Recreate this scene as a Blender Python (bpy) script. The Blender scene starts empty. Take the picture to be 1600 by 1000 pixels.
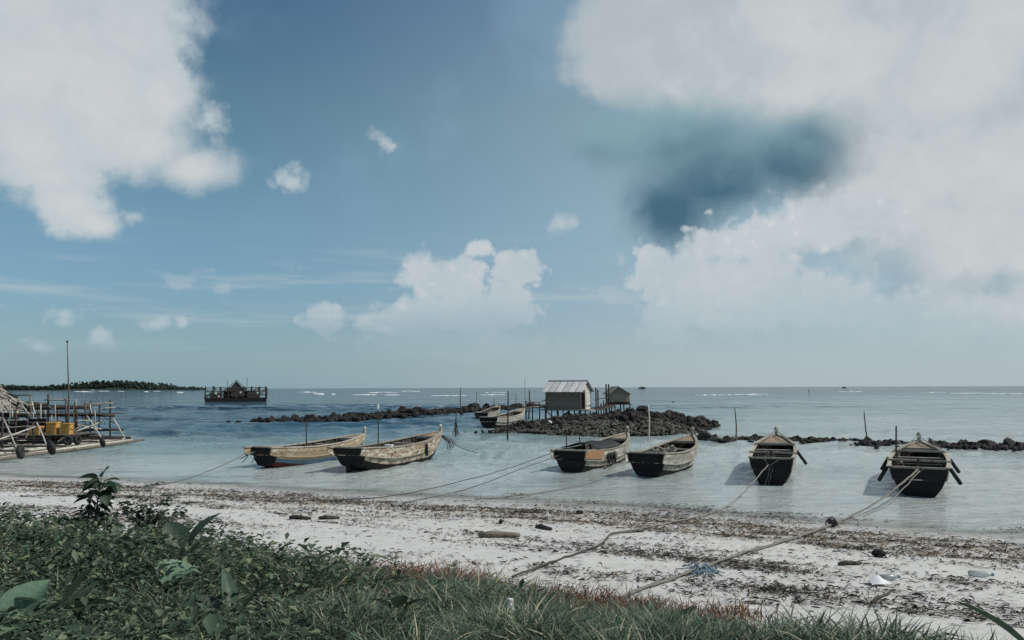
import bpy, bmesh, math, random
import numpy as np
from mathutils import Vector, Matrix, Euler
random.seed(7); rng = np.random.default_rng(11)
R = math.radians
scene = bpy.context.scene
COL = scene.collection

# ------------------------------------------------------------------ camera
H, F = 3.0, 1256.0
cam_data = bpy.data.cameras.new('camera'); cam = bpy.data.objects.new('camera', cam_data); COL.objects.link(cam)
cam_data.sensor_width = 36; cam_data.lens = 36 * F / 1600
cam_data.clip_start = 0.1; cam_data.clip_end = 40000
CAM_M = Matrix.Translation((0, 0, H)) @ Euler((math.pi / 2 + math.atan(105.5 / F), 0, 0)).to_matrix().to_4x4() @ Matrix.Rotation(R(-0.19), 4, 'Z')
cam.matrix_world = CAM_M
scene.camera = cam
ROT3 = CAM_M.to_3x3()
def ray(px, py):
    return (ROT3 @ Vector((px - 800, 500 - py, -F))).normalized()
def at(px, py, z=0.0):                       # point of the level z seen at that place of the photograph
    d = ray(px, py); return Vector((0, 0, H)) + d * ((z - H) / d.z)
def atd(px, py, y):                          # point at depth y
    d = ray(px, py); return Vector((0, 0, H)) + d * (y / d.y)
def azel(px, py):
    d = ray(px, py); return math.atan2(d.x, d.y), math.asin(d.z)

# ------------------------------------------------------------------ sun, sky, exposure
SUN_AZ, SUN_EL = 90, 48
sl = bpy.data.lights.new('sun', 'SUN'); so = bpy.data.objects.new('sun', sl); COL.objects.link(so)
sl.energy = 3.6; sl.angle = R(0.6); sl.color = (1.0, 0.95, 0.87)
sdir = Vector((math.sin(R(SUN_AZ)) * math.cos(R(SUN_EL)), math.cos(R(SUN_AZ)) * math.cos(R(SUN_EL)), math.sin(R(SUN_EL))))
so.rotation_euler = sdir.to_track_quat('Z', 'Y').to_euler(); so.location = (0, 0, 60)
scene.view_settings.view_transform = 'Standard'; scene.view_settings.look = 'None'
scene.view_settings.exposure = 0; scene.view_settings.gamma = 1; scene.view_settings.use_curve_mapping = False
scene.cycles.sample_clamp_indirect = 2.0; scene.cycles.sample_clamp_direct = 6.0; scene.cycles.max_bounces = 6; scene.cycles.diffuse_bounces = 2; scene.cycles.glossy_bounces = 3
scene.cycles.transparent_max_bounces = 8; scene.cycles.use_denoising = True

def srgb(r, g, b):
    f = lambda c: (c / 255 / 12.92) if c / 255 <= 0.04045 else ((c / 255 + 0.055) / 1.055) ** 2.4
    return (f(r), f(g), f(b), 1)

class NT:                                    # small helper round a node tree
    def __init__(s, tree): s.t = tree; tree.nodes.clear()
    def n(s, kind, **kw):
        nd = s.t.nodes.new(kind)
        for k, v in kw.items(): setattr(nd, k, v)
        return nd
    def put(s, sock, v):
        if hasattr(v, 'is_output'): s.t.links.new(v, sock)
        elif v is not None: sock.default_value = v
    def math(s, op, a, b=None, c=None, clamp=False):
        nd = s.n('ShaderNodeMath', operation=op, use_clamp=clamp)
        for i, v in enumerate((a, b, c)): s.put(nd.inputs[i], v)
        return nd.outputs[0]
    def vec(s, op, a, b=None, out=0):
        nd = s.n('ShaderNodeVectorMath', operation=op)
        s.put(nd.inputs[0], a)
        if op == 'SCALE': s.put(nd.inputs['Scale'], b)
        else: s.put(nd.inputs[1], b)
        return nd.outputs[out]
    def comb(s, x, y, z):
        nd = s.n('ShaderNodeCombineXYZ'); s.put(nd.inputs[0], x); s.put(nd.inputs[1], y); s.put(nd.inputs[2], z); return nd.outputs[0]
    def sep(s, v):
        nd = s.n('ShaderNodeSeparateXYZ'); s.put(nd.inputs[0], v); return nd.outputs
    def noise(s, v, scale, detail=4, rough=0.55, dist=0, col=False):
        nd = s.n('ShaderNodeTexNoise'); s.put(nd.inputs['Vector'], v)
        nd.inputs['Scale'].default_value = scale; nd.inputs['Detail'].default_value = detail
        nd.inputs['Roughness'].default_value = rough; nd.inputs['Distortion'].default_value = dist
        return nd.outputs[1 if col else 0]
    def ramp(s, v, stops, smooth=False):
        nd = s.n('ShaderNodeValToRGB'); s.put(nd.inputs[0], v); cr = nd.color_ramp
        cr.interpolation = 'EASE' if smooth else 'LINEAR'
        while len(cr.elements) < len(stops): cr.elements.new(0.5)
        for e, (p, c) in zip(cr.elements, stops): e.position = p; e.color = c if len(c) == 4 else (*c, 1)
        return nd.outputs[0]
    def step(s, v, a, b, lo=0.0, hi=1.0):
        nd = s.n('ShaderNodeMapRange', interpolation_type='SMOOTHSTEP'); s.put(nd.inputs[0], v)
        nd.inputs[1].default_value = a; nd.inputs[2].default_value = b; nd.inputs[3].default_value = lo; nd.inputs[4].default_value = hi
        return nd.outputs[0]
    def mix(s, f, a, b, mode='MIX'):
        nd = s.n('ShaderNodeMix', data_type='RGBA', blend_type=mode); s.put(nd.inputs[0], f); s.put(nd.inputs[6], a); s.put(nd.inputs[7], b)
        return nd.outputs[2]

def build_world():
    w = bpy.data.worlds.new('World'); scene.world = w; w.use_nodes = True
    N = NT(w.node_tree)
    K = 0.1                                   # background strength; colours below are divided by it
    def c(r, g, b, m=1.0): q = srgb(r, g, b); return (q[0] * m / K, q[1] * m / K, q[2] * m / K, 1)
    D = N.n('ShaderNodeTexCoord').outputs['Generated']
    x, y, z = N.sep(D)
    az = N.math('ARCTAN2', x, y); el = N.math('ARCSINE', z)
    sky = N.n('ShaderNodeTexSky', sky_type='NISHITA', sun_disc=False, sun_elevation=R(SUN_EL), sun_rotation=R(SUN_AZ), altitude=0, air_density=1.0, dust_density=1.0, ozone_density=1.0)
    tint = N.ramp(N.step(el, 0.0, 0.62), [(0.0, SKY_T[0]), (0.22, SKY_T[1]), (0.55, SKY_T[2]), (1.0, SKY_T[3])])
    base = N.mix(1.0, sky.outputs[0], tint, 'MULTIPLY')
    P = N.comb(az, el, 0.0)
    big = N.noise(D, 7.0, 2, 0.5, col=True); fine = N.noise(D, 26.0, 5, 0.6, col=True)
    fb = N.noise(D, 13.0, 8, 0.62, 0.3); fb2 = N.noise(D, 5.0, 6, 0.55)
    w1 = N.vec('SCALE', N.vec('SUBTRACT', big, (0.5, 0.5, 0.5)), 0.035)
    w2 = N.vec('SCALE', N.vec('SUBTRACT', fine, (0.5, 0.5, 0.5)), 0.03)
    Pw = N.vec('ADD', N.vec('ADD', P, w1), w2); Ps = N.vec('ADD', P, w1)
    def field(blobs, Q, k=0.25):
        out = None
        for (px, py, rx, ry) in blobs:
            a, e = azel(px, py)
            v = N.vec('MULTIPLY', N.vec('SUBTRACT', Q, (a, e, 0)), (F / rx, F / ry, 0))
            d = N.math('SUBTRACT', 1.0, N.vec('LENGTH', v, out=1))
            out = d if out is None else N.math('SMOOTH_MAX', out, d, k)
        return out
    def rough(f, amp, nz=None): return N.math('ADD', f, N.math('MULTIPLY', N.math('SUBTRACT', nz or fb, 0.5), amp))
    col = base
    # thin streaks low down, all round the horizon
    st = N.noise(N.comb(N.math('MULTIPLY', az, 2.2), N.math('MULTIPLY', el, 26), 3.0), 1.6, 6, 0.6)
    sa = N.math('MULTIPLY', N.step(st, 0.50, 0.74), N.math('MULTIPLY', N.step(el, 0.02, 0.08), N.step(el, 0.22, 0.10)))
    col = N.mix(N.math('MULTIPLY', sa, 0.75), col, c(172, 190, 198))
    # small broken cumulus near the horizon, all round
    lc = N.noise(N.comb(N.math('MULTIPLY', az, 7.0), N.math('MULTIPLY', el, 11.0), 1.7), 2.0, 7, 0.58)
    la = N.math('MULTIPLY', N.step(lc, 0.60, 0.68), N.math('MULTIPLY', N.step(el, 0.045, 0.08), N.step(el, 0.17, 0.10)))
    col = N.mix(N.math('MULTIPLY', la, 0.5), col, c(182, 194, 202))
    # milky air toward the sun
    veil = N.math('MULTIPLY', N.step(az, -0.42, 0.45), N.step(az, 2.4, 1.6))
    veil = N.math('MULTIPLY', veil, N.step(el, 0.85, 0.25))
    col = N.mix(N.math('MULTIPLY', veil, 0.60), col, c(170, 190, 199))
    # wisps in the blue
    ws = N.math('MULTIPLY', N.step(fb2, 0.50, 0.72), N.step(el, 0.12, 0.25))
    col = N.mix(N.math('MULTIPLY', ws, 0.30), col, c(140, 175, 195))
    vo = N.n('ShaderNodeTexVoronoi', feature='F1'); N.put(vo.inputs['Vector'], N.vec('ADD', D, w2)); vo.inputs['Scale'].default_value = 17; vo.inputs['Detail'].default_value = 2; vo.inputs['Roughness'].default_value = 0.55
    puff = N.math('SUBTRACT', 0.55, vo.outputs['Distance'])
    vs_ = N.n('ShaderNodeTexVoronoi', feature='F1'); N.put(vs_.inputs['Vector'], N.vec('ADD', D, w2)); vs_.inputs['Scale'].default_value = 46; vs_.inputs['Detail'].default_value = 1.5
    puff2 = N.math('SUBTRACT', 0.58, vs_.outputs['Distance'])
    # the high sheet of cloud on the right
    sheet = field([(1100, 70, 250, 115), (1000, 50, 150, 110), (1280, 110, 200, 90), (1480, 120, 240, 240), (1480, 300, 190, 190), (1570, 330, 170, 190), (1330, 330, 120, 60), (1800, 200, 330, 330), (1450, -200, 550, 260)], Ps)
    sh = N.step(N.math('ADD', rough(sheet, 0.7), N.math('MULTIPLY', puff, 0.15)), -0.05, 0.34)
    shc = N.mix(N.step(rough(fb2, 0.5), 0.32, 0.68), c(203, 208, 208), c(178, 189, 195))
    col = N.mix(N.math('MULTIPLY', sh, 0.96), col, shc)
    # grey-blue gaps in it
    gaps = field([(1545, 450, 120, 34), (1395, 430, 60, 85), (1320, 375, 95, 45)], Pw)
    col = N.mix(N.math('MULTIPLY', N.step(rough(rough(gaps, 1.5), 0.8, fb2), 0.05, 0.95), 0.7), col, c(142, 168, 184))
    # the dark underside
    dk = field([(1048, 330, 90, 85), (1120, 275, 150, 105), (1240, 240, 130, 90), (1060, 215, 210, 80), (960, 220, 110, 60)], Pw)
    da = N.step(rough(rough(dk, 0.6, fb2), 0.65), -0.05, 0.85)
    wob = N.math('ADD', N.math('MULTIPLY', N.math('SUBTRACT', fb2, 0.5), 0.16), N.math('MULTIPLY', N.math('SUBTRACT', fb, 0.5), 0.08))
    deep = N.step(N.math('ADD', el, N.math('ADD', N.math('MULTIPLY', az, -0.10), wob)), azel(1100, 205)[1], azel(1050, 340)[1])
    dkc = N.mix(deep, c(130, 163, 174), c(64, 101, 122))
    col = N.mix(N.math('MULTIPLY', da, 0.95), col, dkc)
    # white cumulus
    big_l = field([(60, -20, 250, 110), (130, 60, 165, 120), (45, 130, 140, 120), (160, 160, 140, 100), (220, 215, 110, 62), (310, 262, 72, 42), (85, 275, 80, 40), (110, 322, 62, 46), (150, 345, 34, 24), (50, 225, 120, 90), (190, 60, 110, 110), (250, 150, 70, 90)], Pw)
    cum = field([(747, 390, 26, 20), (652, 425, 36, 38), (715, 445, 80, 52), (808, 420, 48, 34), (790, 470, 60, 40), (690, 490, 150, 42), (600, 500, 75, 28), (510, 497, 42, 28), (700, 535, 190, 30),
                 (1022, 425, 44, 48), (1100, 440, 115, 56), (1210, 430, 54, 54), (1180, 482, 155, 42), (1045, 510, 48, 44), (1265, 358, 170, 40), (1150, 388, 110, 34), (1120, 460, 130, 70), (1290, 470, 120, 60), (1300, 340, 130, 50), (1420, 500, 140, 50)], Ps)
    sml = field([(450, 286, 38, 26), (600, 224, 28, 22), (875, 354, 40, 23), (965, 406, 13, 12), (165, 530, 26, 22), (100, 505, 34, 24), (245, 505, 30, 16), (205, 330, 30, 22), (330, 190, 34, 40), (290, 505, 14, 16), (55, 545, 40, 16)], Ps)
    fd = N.noise(D, 34.0, 6, 0.62); fe = N.noise(D, 60.0, 5, 0.62)
    cu1 = N.math('ADD', N.math('ADD', rough(big_l, 0.55), 0.10), N.math('ADD', N.math('MULTIPLY', puff, 0.22), N.math('MULTIPLY', N.math('SUBTRACT', fd, 0.5), 0.35)))
    cu2 = N.math('ADD', N.math('ADD', rough(cum, 0.9), 0.16), N.math('ADD', N.math('MULTIPLY', puff2, 0.55), N.math('MULTIPLY', N.math('SUBTRACT', fe, 0.5), 0.45)))
    cu3 = N.math('ADD', N.math('ADD', sml, 0.08), N.math('ADD', N.math('MULTIPLY', puff2, 0.7), N.math('MULTIPLY', N.math('SUBTRACT', fd, 0.52), 1.7)))
    edge = N.step(N.noise(D, 4.0, 2, 0.5), 0.42, 0.56)     # some rims are crisp, some melt away
    def soften(f, h0, h1, s0, s1): return N.math('ADD', N.math('MULTIPLY', N.step(f, h0, h1), N.math('SUBTRACT', 1.0, edge)), N.math('MULTIPLY', N.step(f, s0, s1), edge))
    under = N.math('MULTIPLY', N.step(el, 0.045, 0.13), 1.0)
    ca1 = soften(cu1, -0.04, 0.40, -0.15, 0.80)
    ca2 = N.math('MULTIPLY', soften(cu2, 0.04, 0.34, 0.0, 0.6), N.math('ADD', 0.15, N.math('MULTIPLY', under, 0.85)))
    ca3 = N.math('MULTIPLY', N.step(cu3, -0.02, 1.0), 0.85)
    shade = N.step(N.math('ADD', fb2, N.math('MULTIPLY', N.math('SUBTRACT', fb, 0.5), 0.9)), 0.36, 0.72)
    lump = N.step(puff2, -0.05, 0.3)
    cc1 = N.mix(N.step(cu1, 0.0, 0.9), c(184, 198, 205), N.mix(shade, c(204, 208, 208), c(186, 196, 202)))
    cc2 = N.mix(lump, c(196, 204, 209), c(210, 213, 213)); cc2 = N.mix(N.math('MULTIPLY', shade, 0.45), cc2, c(170, 187, 197))
    col = N.mix(N.math('MULTIPLY', ca1, 0.97), col, cc1)
    col = N.mix(N.math('MULTIPLY', ca2, 0.95), col, cc2)
    col = N.mix(ca3, col, c(188, 200, 206))
    # scattered cloud over the rest of the dome
    oa = N.math('MULTIPLY', N.step(rough(fb2, 0.45), 0.50, 0.64), N.math('MAXIMUM', N.step(el, 0.55, 0.8), N.step(N.math('ABSOLUTE', az), 0.75, 1.0)))
    oa = N.math('MULTIPLY', oa, N.step(el, 0.04, 0.2))
    col = N.mix(N.math('MULTIPLY', oa, 0.9), col, c(200, 205, 207))
    # pale bank lying on the horizon
    hz = N.math('ADD', N.math('MULTIPLY', N.step(el, 0.085, 0.0), 0.35), N.math('MULTIPLY', N.step(el, 0.18, 0.0), 0.34))
    hcol = N.mix(N.step(az, -0.4, 0.3), c(146, 176, 187), c(180, 192, 198))
    col = N.mix(hz, col, hcol)
    bg = N.n('ShaderNodeBackground'); N.put(bg.inputs[0], col); bg.inputs[1].default_value = K
    out = N.n('ShaderNodeOutputWorld'); N.t.links.new(bg.outputs[0], out.inputs[0])
    w.cycles.sampling_method = 'MANUAL'; w.cycles.sample_map_resolution = 512
SKY_T = [(0.54, 0.73, 0.92), (0.70, 0.90, 0.89), (0.66, 0.89, 0.79), (0.41, 0.64, 0.77)]
build_world()

# ------------------------------------------------------------------ shape helpers
class MB:
    def __init__(s): s.v = []; s.f = []
    def add(s, vs, fs):
        o = len(s.v); s.v += [tuple(p) for p in vs]; s.f += [tuple(i + o for i in q) for q in fs]; return s
    def box(s, c, d, rot=None):
        vs = []
        for k in range(8):
            p = Vector(((k & 1) - .5, ((k >> 1) & 1) - .5, (k >> 2) - .5)); p = Vector((p.x * d[0], p.y * d[1], p.z * d[2]))
            if rot is not None: p = rot @ p
            vs.append(p + Vector(c))
        return s.add(vs, [(0, 2, 3, 1), (4, 5, 7, 6), (0, 1, 5, 4), (2, 6, 7, 3), (0, 4, 6, 2), (1, 3, 7, 5)])
    def beam(s, a, b, w, h):                 # rectangular bar from a to b
        a, b = Vector(a), Vector(b); d = b - a
        q = d.to_track_quat('Y', 'Z').to_matrix()
        return s.box((a + b) / 2, (w, d.length, h), q)
    def tube(s, pts, rad, n=6, caps=True):
        pts = [Vector(p) for p in pts]; m = len(pts)
        if not hasattr(rad, '__len__'): rad = [rad] * m
        vs = []; ref = None
        for i, p in enumerate(pts):
            t = (pts[min(i + 1, m - 1)] - pts[max(i - 1, 0)]).normalized()
            if ref is None: ref = t.orthogonal().normalized()
            ref = (ref - t * ref.dot(t)).normalized(); b = t.cross(ref)
            for k in range(n):
                a = 2 * math.pi * k / n; vs.append(p + (ref * math.cos(a) + b * math.sin(a)) * rad[i])
        fs = [(i * n + k, i * n + (k + 1) % n, (i + 1) * n + (k + 1) % n, (i + 1) * n + k) for i in range(m - 1) for k in range(n)]
        if caps: fs += [tuple(range(n))[::-1], tuple((m - 1) * n + k for k in range(n))]
        return s.add(vs, fs)
    def strip(s, rings):                     # closed bar through rings of equal length
        n = len(rings[0]); vs = [p for r in rings for p in r]; m = len(rings)
        fs = [(i * n + k, i * n + (k + 1) % n, (i + 1) * n + (k + 1) % n, (i + 1) * n + k) for i in range(m - 1) for k in range(n)]
        fs += [tuple(range(n))[::-1], tuple((m - 1) * n + k for k in range(n))]
        return s.add(vs, fs)
    def torus(s, c, axis, Rr, r, n=14, m=7):
        q = Vector(axis).to_track_quat('Z', 'Y'); vs = []
        for i in range(n):
            a = 2 * math.pi * i / n
            for k in range(m):
                b = 2 * math.pi * k / m
                vs.append(q @ Vector(((Rr + r * math.cos(b)) * math.cos(a), (Rr + r * math.cos(b)) * math.sin(a), r * math.sin(b))) + Vector(c))
        return s.add(vs, [(i * m + k, ((i + 1) % n) * m + k, ((i + 1) % n) * m + (k + 1) % m, i * m + (k + 1) % m) for i in range(n) for k in range(m)])
    def build(s, name, mat, parent=None, smooth=False):
        me = bpy.data.meshes.new(name); me.from_pydata(s.v, [], s.f); fix_normals(me)
        if smooth: me.polygons.foreach_set('use_smooth', [True] * len(me.polygons))
        return link(name, me, mat, parent)
def fix_normals(me):
    bm = bmesh.new(); bm.from_mesh(me); bmesh.ops.recalc_face_normals(bm, faces=bm.faces); bm.to_mesh(me); bm.free()
def link(name, me, mat, parent=None):
    if mat is not None and not len(me.materials): me.materials.append(mat)
    o = bpy.data.objects.new(name, me); COL.objects.link(o)
    if parent is not None: o.parent = parent
    return o
def tag(o, label=None, cat=None, group=None, kind=None):
    for k, v in (('label', label), ('category', cat), ('group', group), ('kind', kind)):
        if v: o[k] = v
    return o
def thing(name, label, cat, loc=(0, 0, 0), rz=0, group=None):
    o = bpy.data.objects.new(name, None); COL.objects.link(o); o.location = loc; o.rotation_euler = (0, 0, rz); o.empty_display_size = 0.2
    return tag(o, label, cat, group)
def np_mesh(name, v, f, mat, attrs=None, smooth=False, parent=None):
    v = np.asarray(v, np.float32); f = np.asarray(f, np.int32); k = f.shape[1]
    me = bpy.data.meshes.new(name)
    me.vertices.add(len(v)); me.vertices.foreach_set('co', v.ravel())
    me.loops.add(f.size); me.loops.foreach_set('vertex_index', f.ravel())
    me.polygons.add(len(f)); me.polygons.foreach_set('loop_start', np.arange(0, f.size, k, dtype=np.int32))
    me.update(calc_edges=True)
    if smooth: me.polygons.foreach_set('use_smooth', np.ones(len(f), bool))
    for nm, arr in (attrs or {}).items():
        a = me.attributes.new(nm, 'FLOAT', 'POINT'); a.data.foreach_set('value', np.asarray(arr, np.float32))
    return link(name, me, mat, parent)
def catmull(pts, n=6):
    P = [Vector(p) for p in pts]; P = [P[0] * 2 - P[1]] + P + [P[-1] * 2 - P[-2]]; out = []
    for i in range(1, len(P) - 2):
        a, b, c_, d = P[i - 1:i + 3]
        for k in range(n):
            t = k / n; out.append(0.5 * ((2 * b) + (c_ - a) * t + (2 * a - 5 * b + 4 * c_ - d) * t * t + (3 * b - a - 3 * c_ + d) * t ** 3))
    return out + [P[-2]]
def vnoise(x, y, seed=0):
    xi = np.floor(x).astype(np.int64); yi = np.floor(y).astype(np.int64); fx = x - xi; fy = y - yi
    def h(a, b):
        n = (a * 374761393 + b * 668265263 + seed * 974634777) & 0xffffffff
        n = ((n ^ (n >> 13)) * 1274126177) & 0xffffffff
        return ((n ^ (n >> 16)) & 0xffff) / 65535.0
    u = fx * fx * (3 - 2 * fx); w = fy * fy * (3 - 2 * fy)
    return (h(xi, yi) * (1 - u) + h(xi + 1, yi) * u) * (1 - w) + (h(xi, yi + 1) * (1 - u) + h(xi + 1, yi + 1) * u) * w
def fbm(x, y, o=4, seed=0):
    x = np.asarray(x, float); y = np.asarray(y, float); s = 0; a = 0.5; t = 0
    for i in range(o): s = s + a * vnoise(x * 2 ** i, y * 2 ** i, seed + i); t += a; a *= 0.5
    return s / t
def sstep(v, a, b):
    t = np.clip((np.asarray(v, float) - a) / (b - a), 0, 1); return t * t * (3 - 2 * t)

# ------------------------------------------------------------------ materials
def mat(name, rough=0.8, spec=0.3):
    m = bpy.data.materials.new(name); m.use_nodes = True; N = NT(m.node_tree)
    b = N.n('ShaderNodeBsdfPrincipled'); o = N.n('ShaderNodeOutputMaterial'); N.t.links.new(b.outputs[0], o.inputs[0])
    b.inputs['Roughness'].default_value = rough; b.inputs['Specular IOR Level'].default_value = spec
    return m, N, b
def bump(N, b, h, strength=0.4, dist=0.02):
    nd = N.n('ShaderNodeBump'); nd.inputs['Strength'].default_value = strength; nd.inputs['Distance'].default_value = dist
    N.put(nd.inputs['Height'], h); N.t.links.new(nd.outputs[0], b.inputs['Normal'])
def wood(name, a, bcol, stain, grain=(14, 1.2, 14), paint=None, paint_at=0.5, rough=0.85, stain_at=0.55):
    m, N, b = mat(name, rough, 0.2)
    oc = N.n('ShaderNodeTexCoord').outputs['Object']; rnd = N.n('ShaderNodeObjectInfo').outputs['Random']
    v = N.vec('ADD', oc, N.comb(N.math('MULTIPLY', rnd, 37.0), N.math('MULTIPLY', rnd, 91.0), 0.0))
    g = N.noise(N.vec('MULTIPLY', v, grain), 1.6, 6, 0.65)
    col = N.mix(N.step(g, 0.3, 0.7), a, bcol)
    if paint is not None:
        p = N.noise(N.vec('MULTIPLY', v, (3, 1.6, 4)), 1.3, 8, 0.7)
        col = N.mix(N.step(p, paint_at - 0.03, paint_at + 0.05), col, paint)
    s = N.noise(N.vec('MULTIPLY', v, (2.5, 2.0, 3.5)), 1.7, 8, 0.72)
    col = N.mix(N.math('MULTIPLY', N.step(s, stain_at, stain_at + 0.13), 0.85), col, stain)
    k = N.math('ADD', 0.78, N.math('MULTIPLY', rnd, 0.44))
    col = N.mix(1.0, col, N.comb(k, k, k), 'MULTIPLY')
    N.put(b.inputs['Base Color'], col); bump(N, b, g, 0.6, 0.012)
    return m
def plain(name, a, bcol, scale=8, rough=0.8, spec=0.3, bs=0.3):
    m, N, b = mat(name, rough, spec)
    oc = N.n('ShaderNodeTexCoord').outputs['Object']; g = N.noise(oc, scale, 6, 0.65)
    rnd = N.n('ShaderNodeObjectInfo').outputs['Random']; k = N.math('ADD', 0.65, N.math('MULTIPLY', rnd, 0.7)) if 'rock' in name else N.math('ADD', 0.8, N.math('MULTIPLY', rnd, 0.4))
    N.put(b.inputs['Base Color'], N.mix(1.0, N.mix(N.step(g, 0.3, 0.7), a, bcol), N.comb(k, k, k), 'MULTIPLY'))
    if bs: bump(N, b, g, bs, 0.03)
    return m
M = {}
M['tar'] = wood('tarred_wood', (.013, .012, .012, 1), (.03, .028, .027, 1), (.008, .008, .008, 1))
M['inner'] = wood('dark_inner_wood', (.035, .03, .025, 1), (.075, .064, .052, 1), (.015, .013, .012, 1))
M['tan'] = wood('tan_hull_wood', (.34, .25, .15, 1), (.46, .36, .23, 1), (.09, .06, .04, 1), paint=(.55, .50, .40, 1), paint_at=.56)
M['patchy'] = wood('peeling_hull_wood', (.24, .17, .11, 1), (.36, .28, .19, 1), (.05, .035, .025, 1), paint=(.52, .48, .40, 1), paint_at=.50, stain_at=.50)
M['greyplank'] = wood('grey_hull_wood', (.24, .22, .18, 1), (.40, .38, .32, 1), (.06, .055, .045, 1), paint=(.50, .49, .43, 1), paint_at=.54, stain_at=.53)
M['orange'] = wood('orange_new_board', (.44, .24, .12, 1), (.52, .31, .17, 1), (.25, .13, .07, 1), stain_at=.62)
M['blue'] = wood('blue_hull_paint', (.07, .13, .20, 1), (.12, .20, .29, 1), (.05, .06, .07, 1), stain_at=.52)
M['redpaint'] = wood('red_hull_paint', (.07, .022, .018, 1), (.11, .032, .025, 1), (.05, .02, .015, 1), stain_at=.6)
M['rail'] = wood('pale_rail_wood', (.27, .24, .19, 1), (.42, .38, .32, 1), (.09, .075, .06, 1), stain_at=.54)
M['deck'] = wood('deck_wood', (.26, .20, .14, 1), (.38, .30, .22, 1), (.09, .07, .05, 1), stain_at=.58)
M['hutwall'] = wood('hut_wall_wood', (.17, .145, .115, 1), (.29, .255, .21, 1), (.06, .05, .042, 1), grain=(1.2, 14, 14), stain_at=.56)
M['hutpale'] = wood('pale_board', (.42, .42, .40, 1), (.56, .56, .53, 1), (.2, .2, .19, 1), grain=(14, 1.2, 14), stain_at=.6)
M['post'] = wood('weathered_pole', (.10, .085, .07, 1), (.19, .165, .135, 1), (.03, .026, .022, 1), grain=(10, 10, 1.5))
M['darkpost'] = wood('dark_wet_pole', (.04, .036, .032, 1), (.085, .075, .066, 1), (.02, .018, .016, 1), grain=(10, 10, 1.5))
M['bamboo'] = wood('bamboo_pole', (.34, .32, .27, 1), (.50, .48, .42, 1), (.14, .12, .10, 1), grain=(6, 2, 6), stain_at=.6)
M['palepole'] = wood('bleached_pole', (.38, .35, .30, 1), (.52, .49, .43, 1), (.2, .18, .15, 1), grain=(8, 8, 1.2), stain_at=.62)
M['tin'] = plain('zinc_sheet', (.50, .50, .49, 1), (.62, .61, .59, 1), 3, 0.55, 0.4, .1)
M['yellow'] = plain('yellow_plastic', (.48, .26, .06, 1), (.60, .36, .11, 1), 3, 0.6, 0.3, 0)
M['rubber'] = plain('black_rubber', (.012, .012, .013, 1), (.03, .03, .03, 1), 6, 0.75, 0.3, .2)
M['rope'] = plain('grey_rope', (.16, .15, .13, 1), (.30, .285, .25, 1), 60, 0.95, 0.1, .6)
M['darkrope'] = plain('dark_rope', (.06, .055, .05, 1), (.13, .12, .11, 1), 60, 0.95, 0.1, .6)
M['bluenet'] = plain('faded_blue_net', (.10, .17, .21, 1), (.22, .30, .34, 1), 40, 0.9, 0.1, .5)
M['white'] = plain('white_plastic', (.66, .68, .68, 1), (.76, .77, .76, 1), 4, 0.45, 0.5, 0)
M['clear'] = plain('clear_plastic', (.50, .56, .55, 1), (.66, .70, .69, 1), 4, 0.25, 0.5, 0); M['clear'].node_tree.nodes['Principled BSDF'].inputs['Transmission Weight'].default_value = .7
N = NT.__new__(NT); N.t = M['tin'].node_tree; bs = N.t.nodes['Principled BSDF']; src = bs.inputs['Base Color'].links[0].from_socket      # rust blooms on the zinc
oc = N.n('ShaderNodeTexCoord').outputs['Object']; N.put(bs.inputs['Base Color'], N.mix(N.math('MULTIPLY', N.step(N.noise(N.vec('MULTIPLY', oc, (3.0, 1.0, 1.0)), 1.4, 7, .7), .54, .72), .7), src, (.20, .13, .09, 1)))
M['foam'] = plain('sea_foam', (.60, .63, .63, 1), (.70, .72, .72, 1), 2, 0.9, 0.2, .3)
M['thatch'] = wood('palm_thatch', (.17, .16, .14, 1), (.33, .31, .27, 1), (.06, .055, .05, 1), grain=(9, 9, 2))
M['rockdark'] = plain('dark_rock', (.010, .010, .011, 1), (.034, .032, .030, 1), 5, 0.9, 0.2, .8)
M['rockbrown'] = plain('brown_rock', (.014, .012, .010, 1), (.050, .043, .036, 1), 5, 0.9, 0.2, .8)
M['rockgrey'] = plain('grey_green_rock', (.018, .019, .017, 1), (.12, .12, .10, 1), 6, 0.9, 0.2, .8)
M['islandtree'] = plain('island_forest', (.022, .034, .030, 1), (.045, .062, .05, 1), .12, 0.9, 0.1, 0)  # slight distance haze is put into this dark blue-green
for nm, pale in (('rockdark', (.07, .068, .06, 1)), ('rockbrown', (.10, .092, .078, 1)), ('rockgrey', (.26, .26, .22, 1))):
    N = NT.__new__(NT); N.t = M[nm].node_tree; bs = N.t.nodes['Principled BSDF']; src = bs.inputs['Base Color'].links[0].from_socket
    pos = N.n('ShaderNodeNewGeometry').outputs['Position']
    f1 = N.step(N.noise(pos, 2.3, 6, .7), .54, .66)
    N.put(bs.inputs['Base Color'], N.mix(N.math('MULTIPLY', f1, .8), src, pale))
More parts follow.
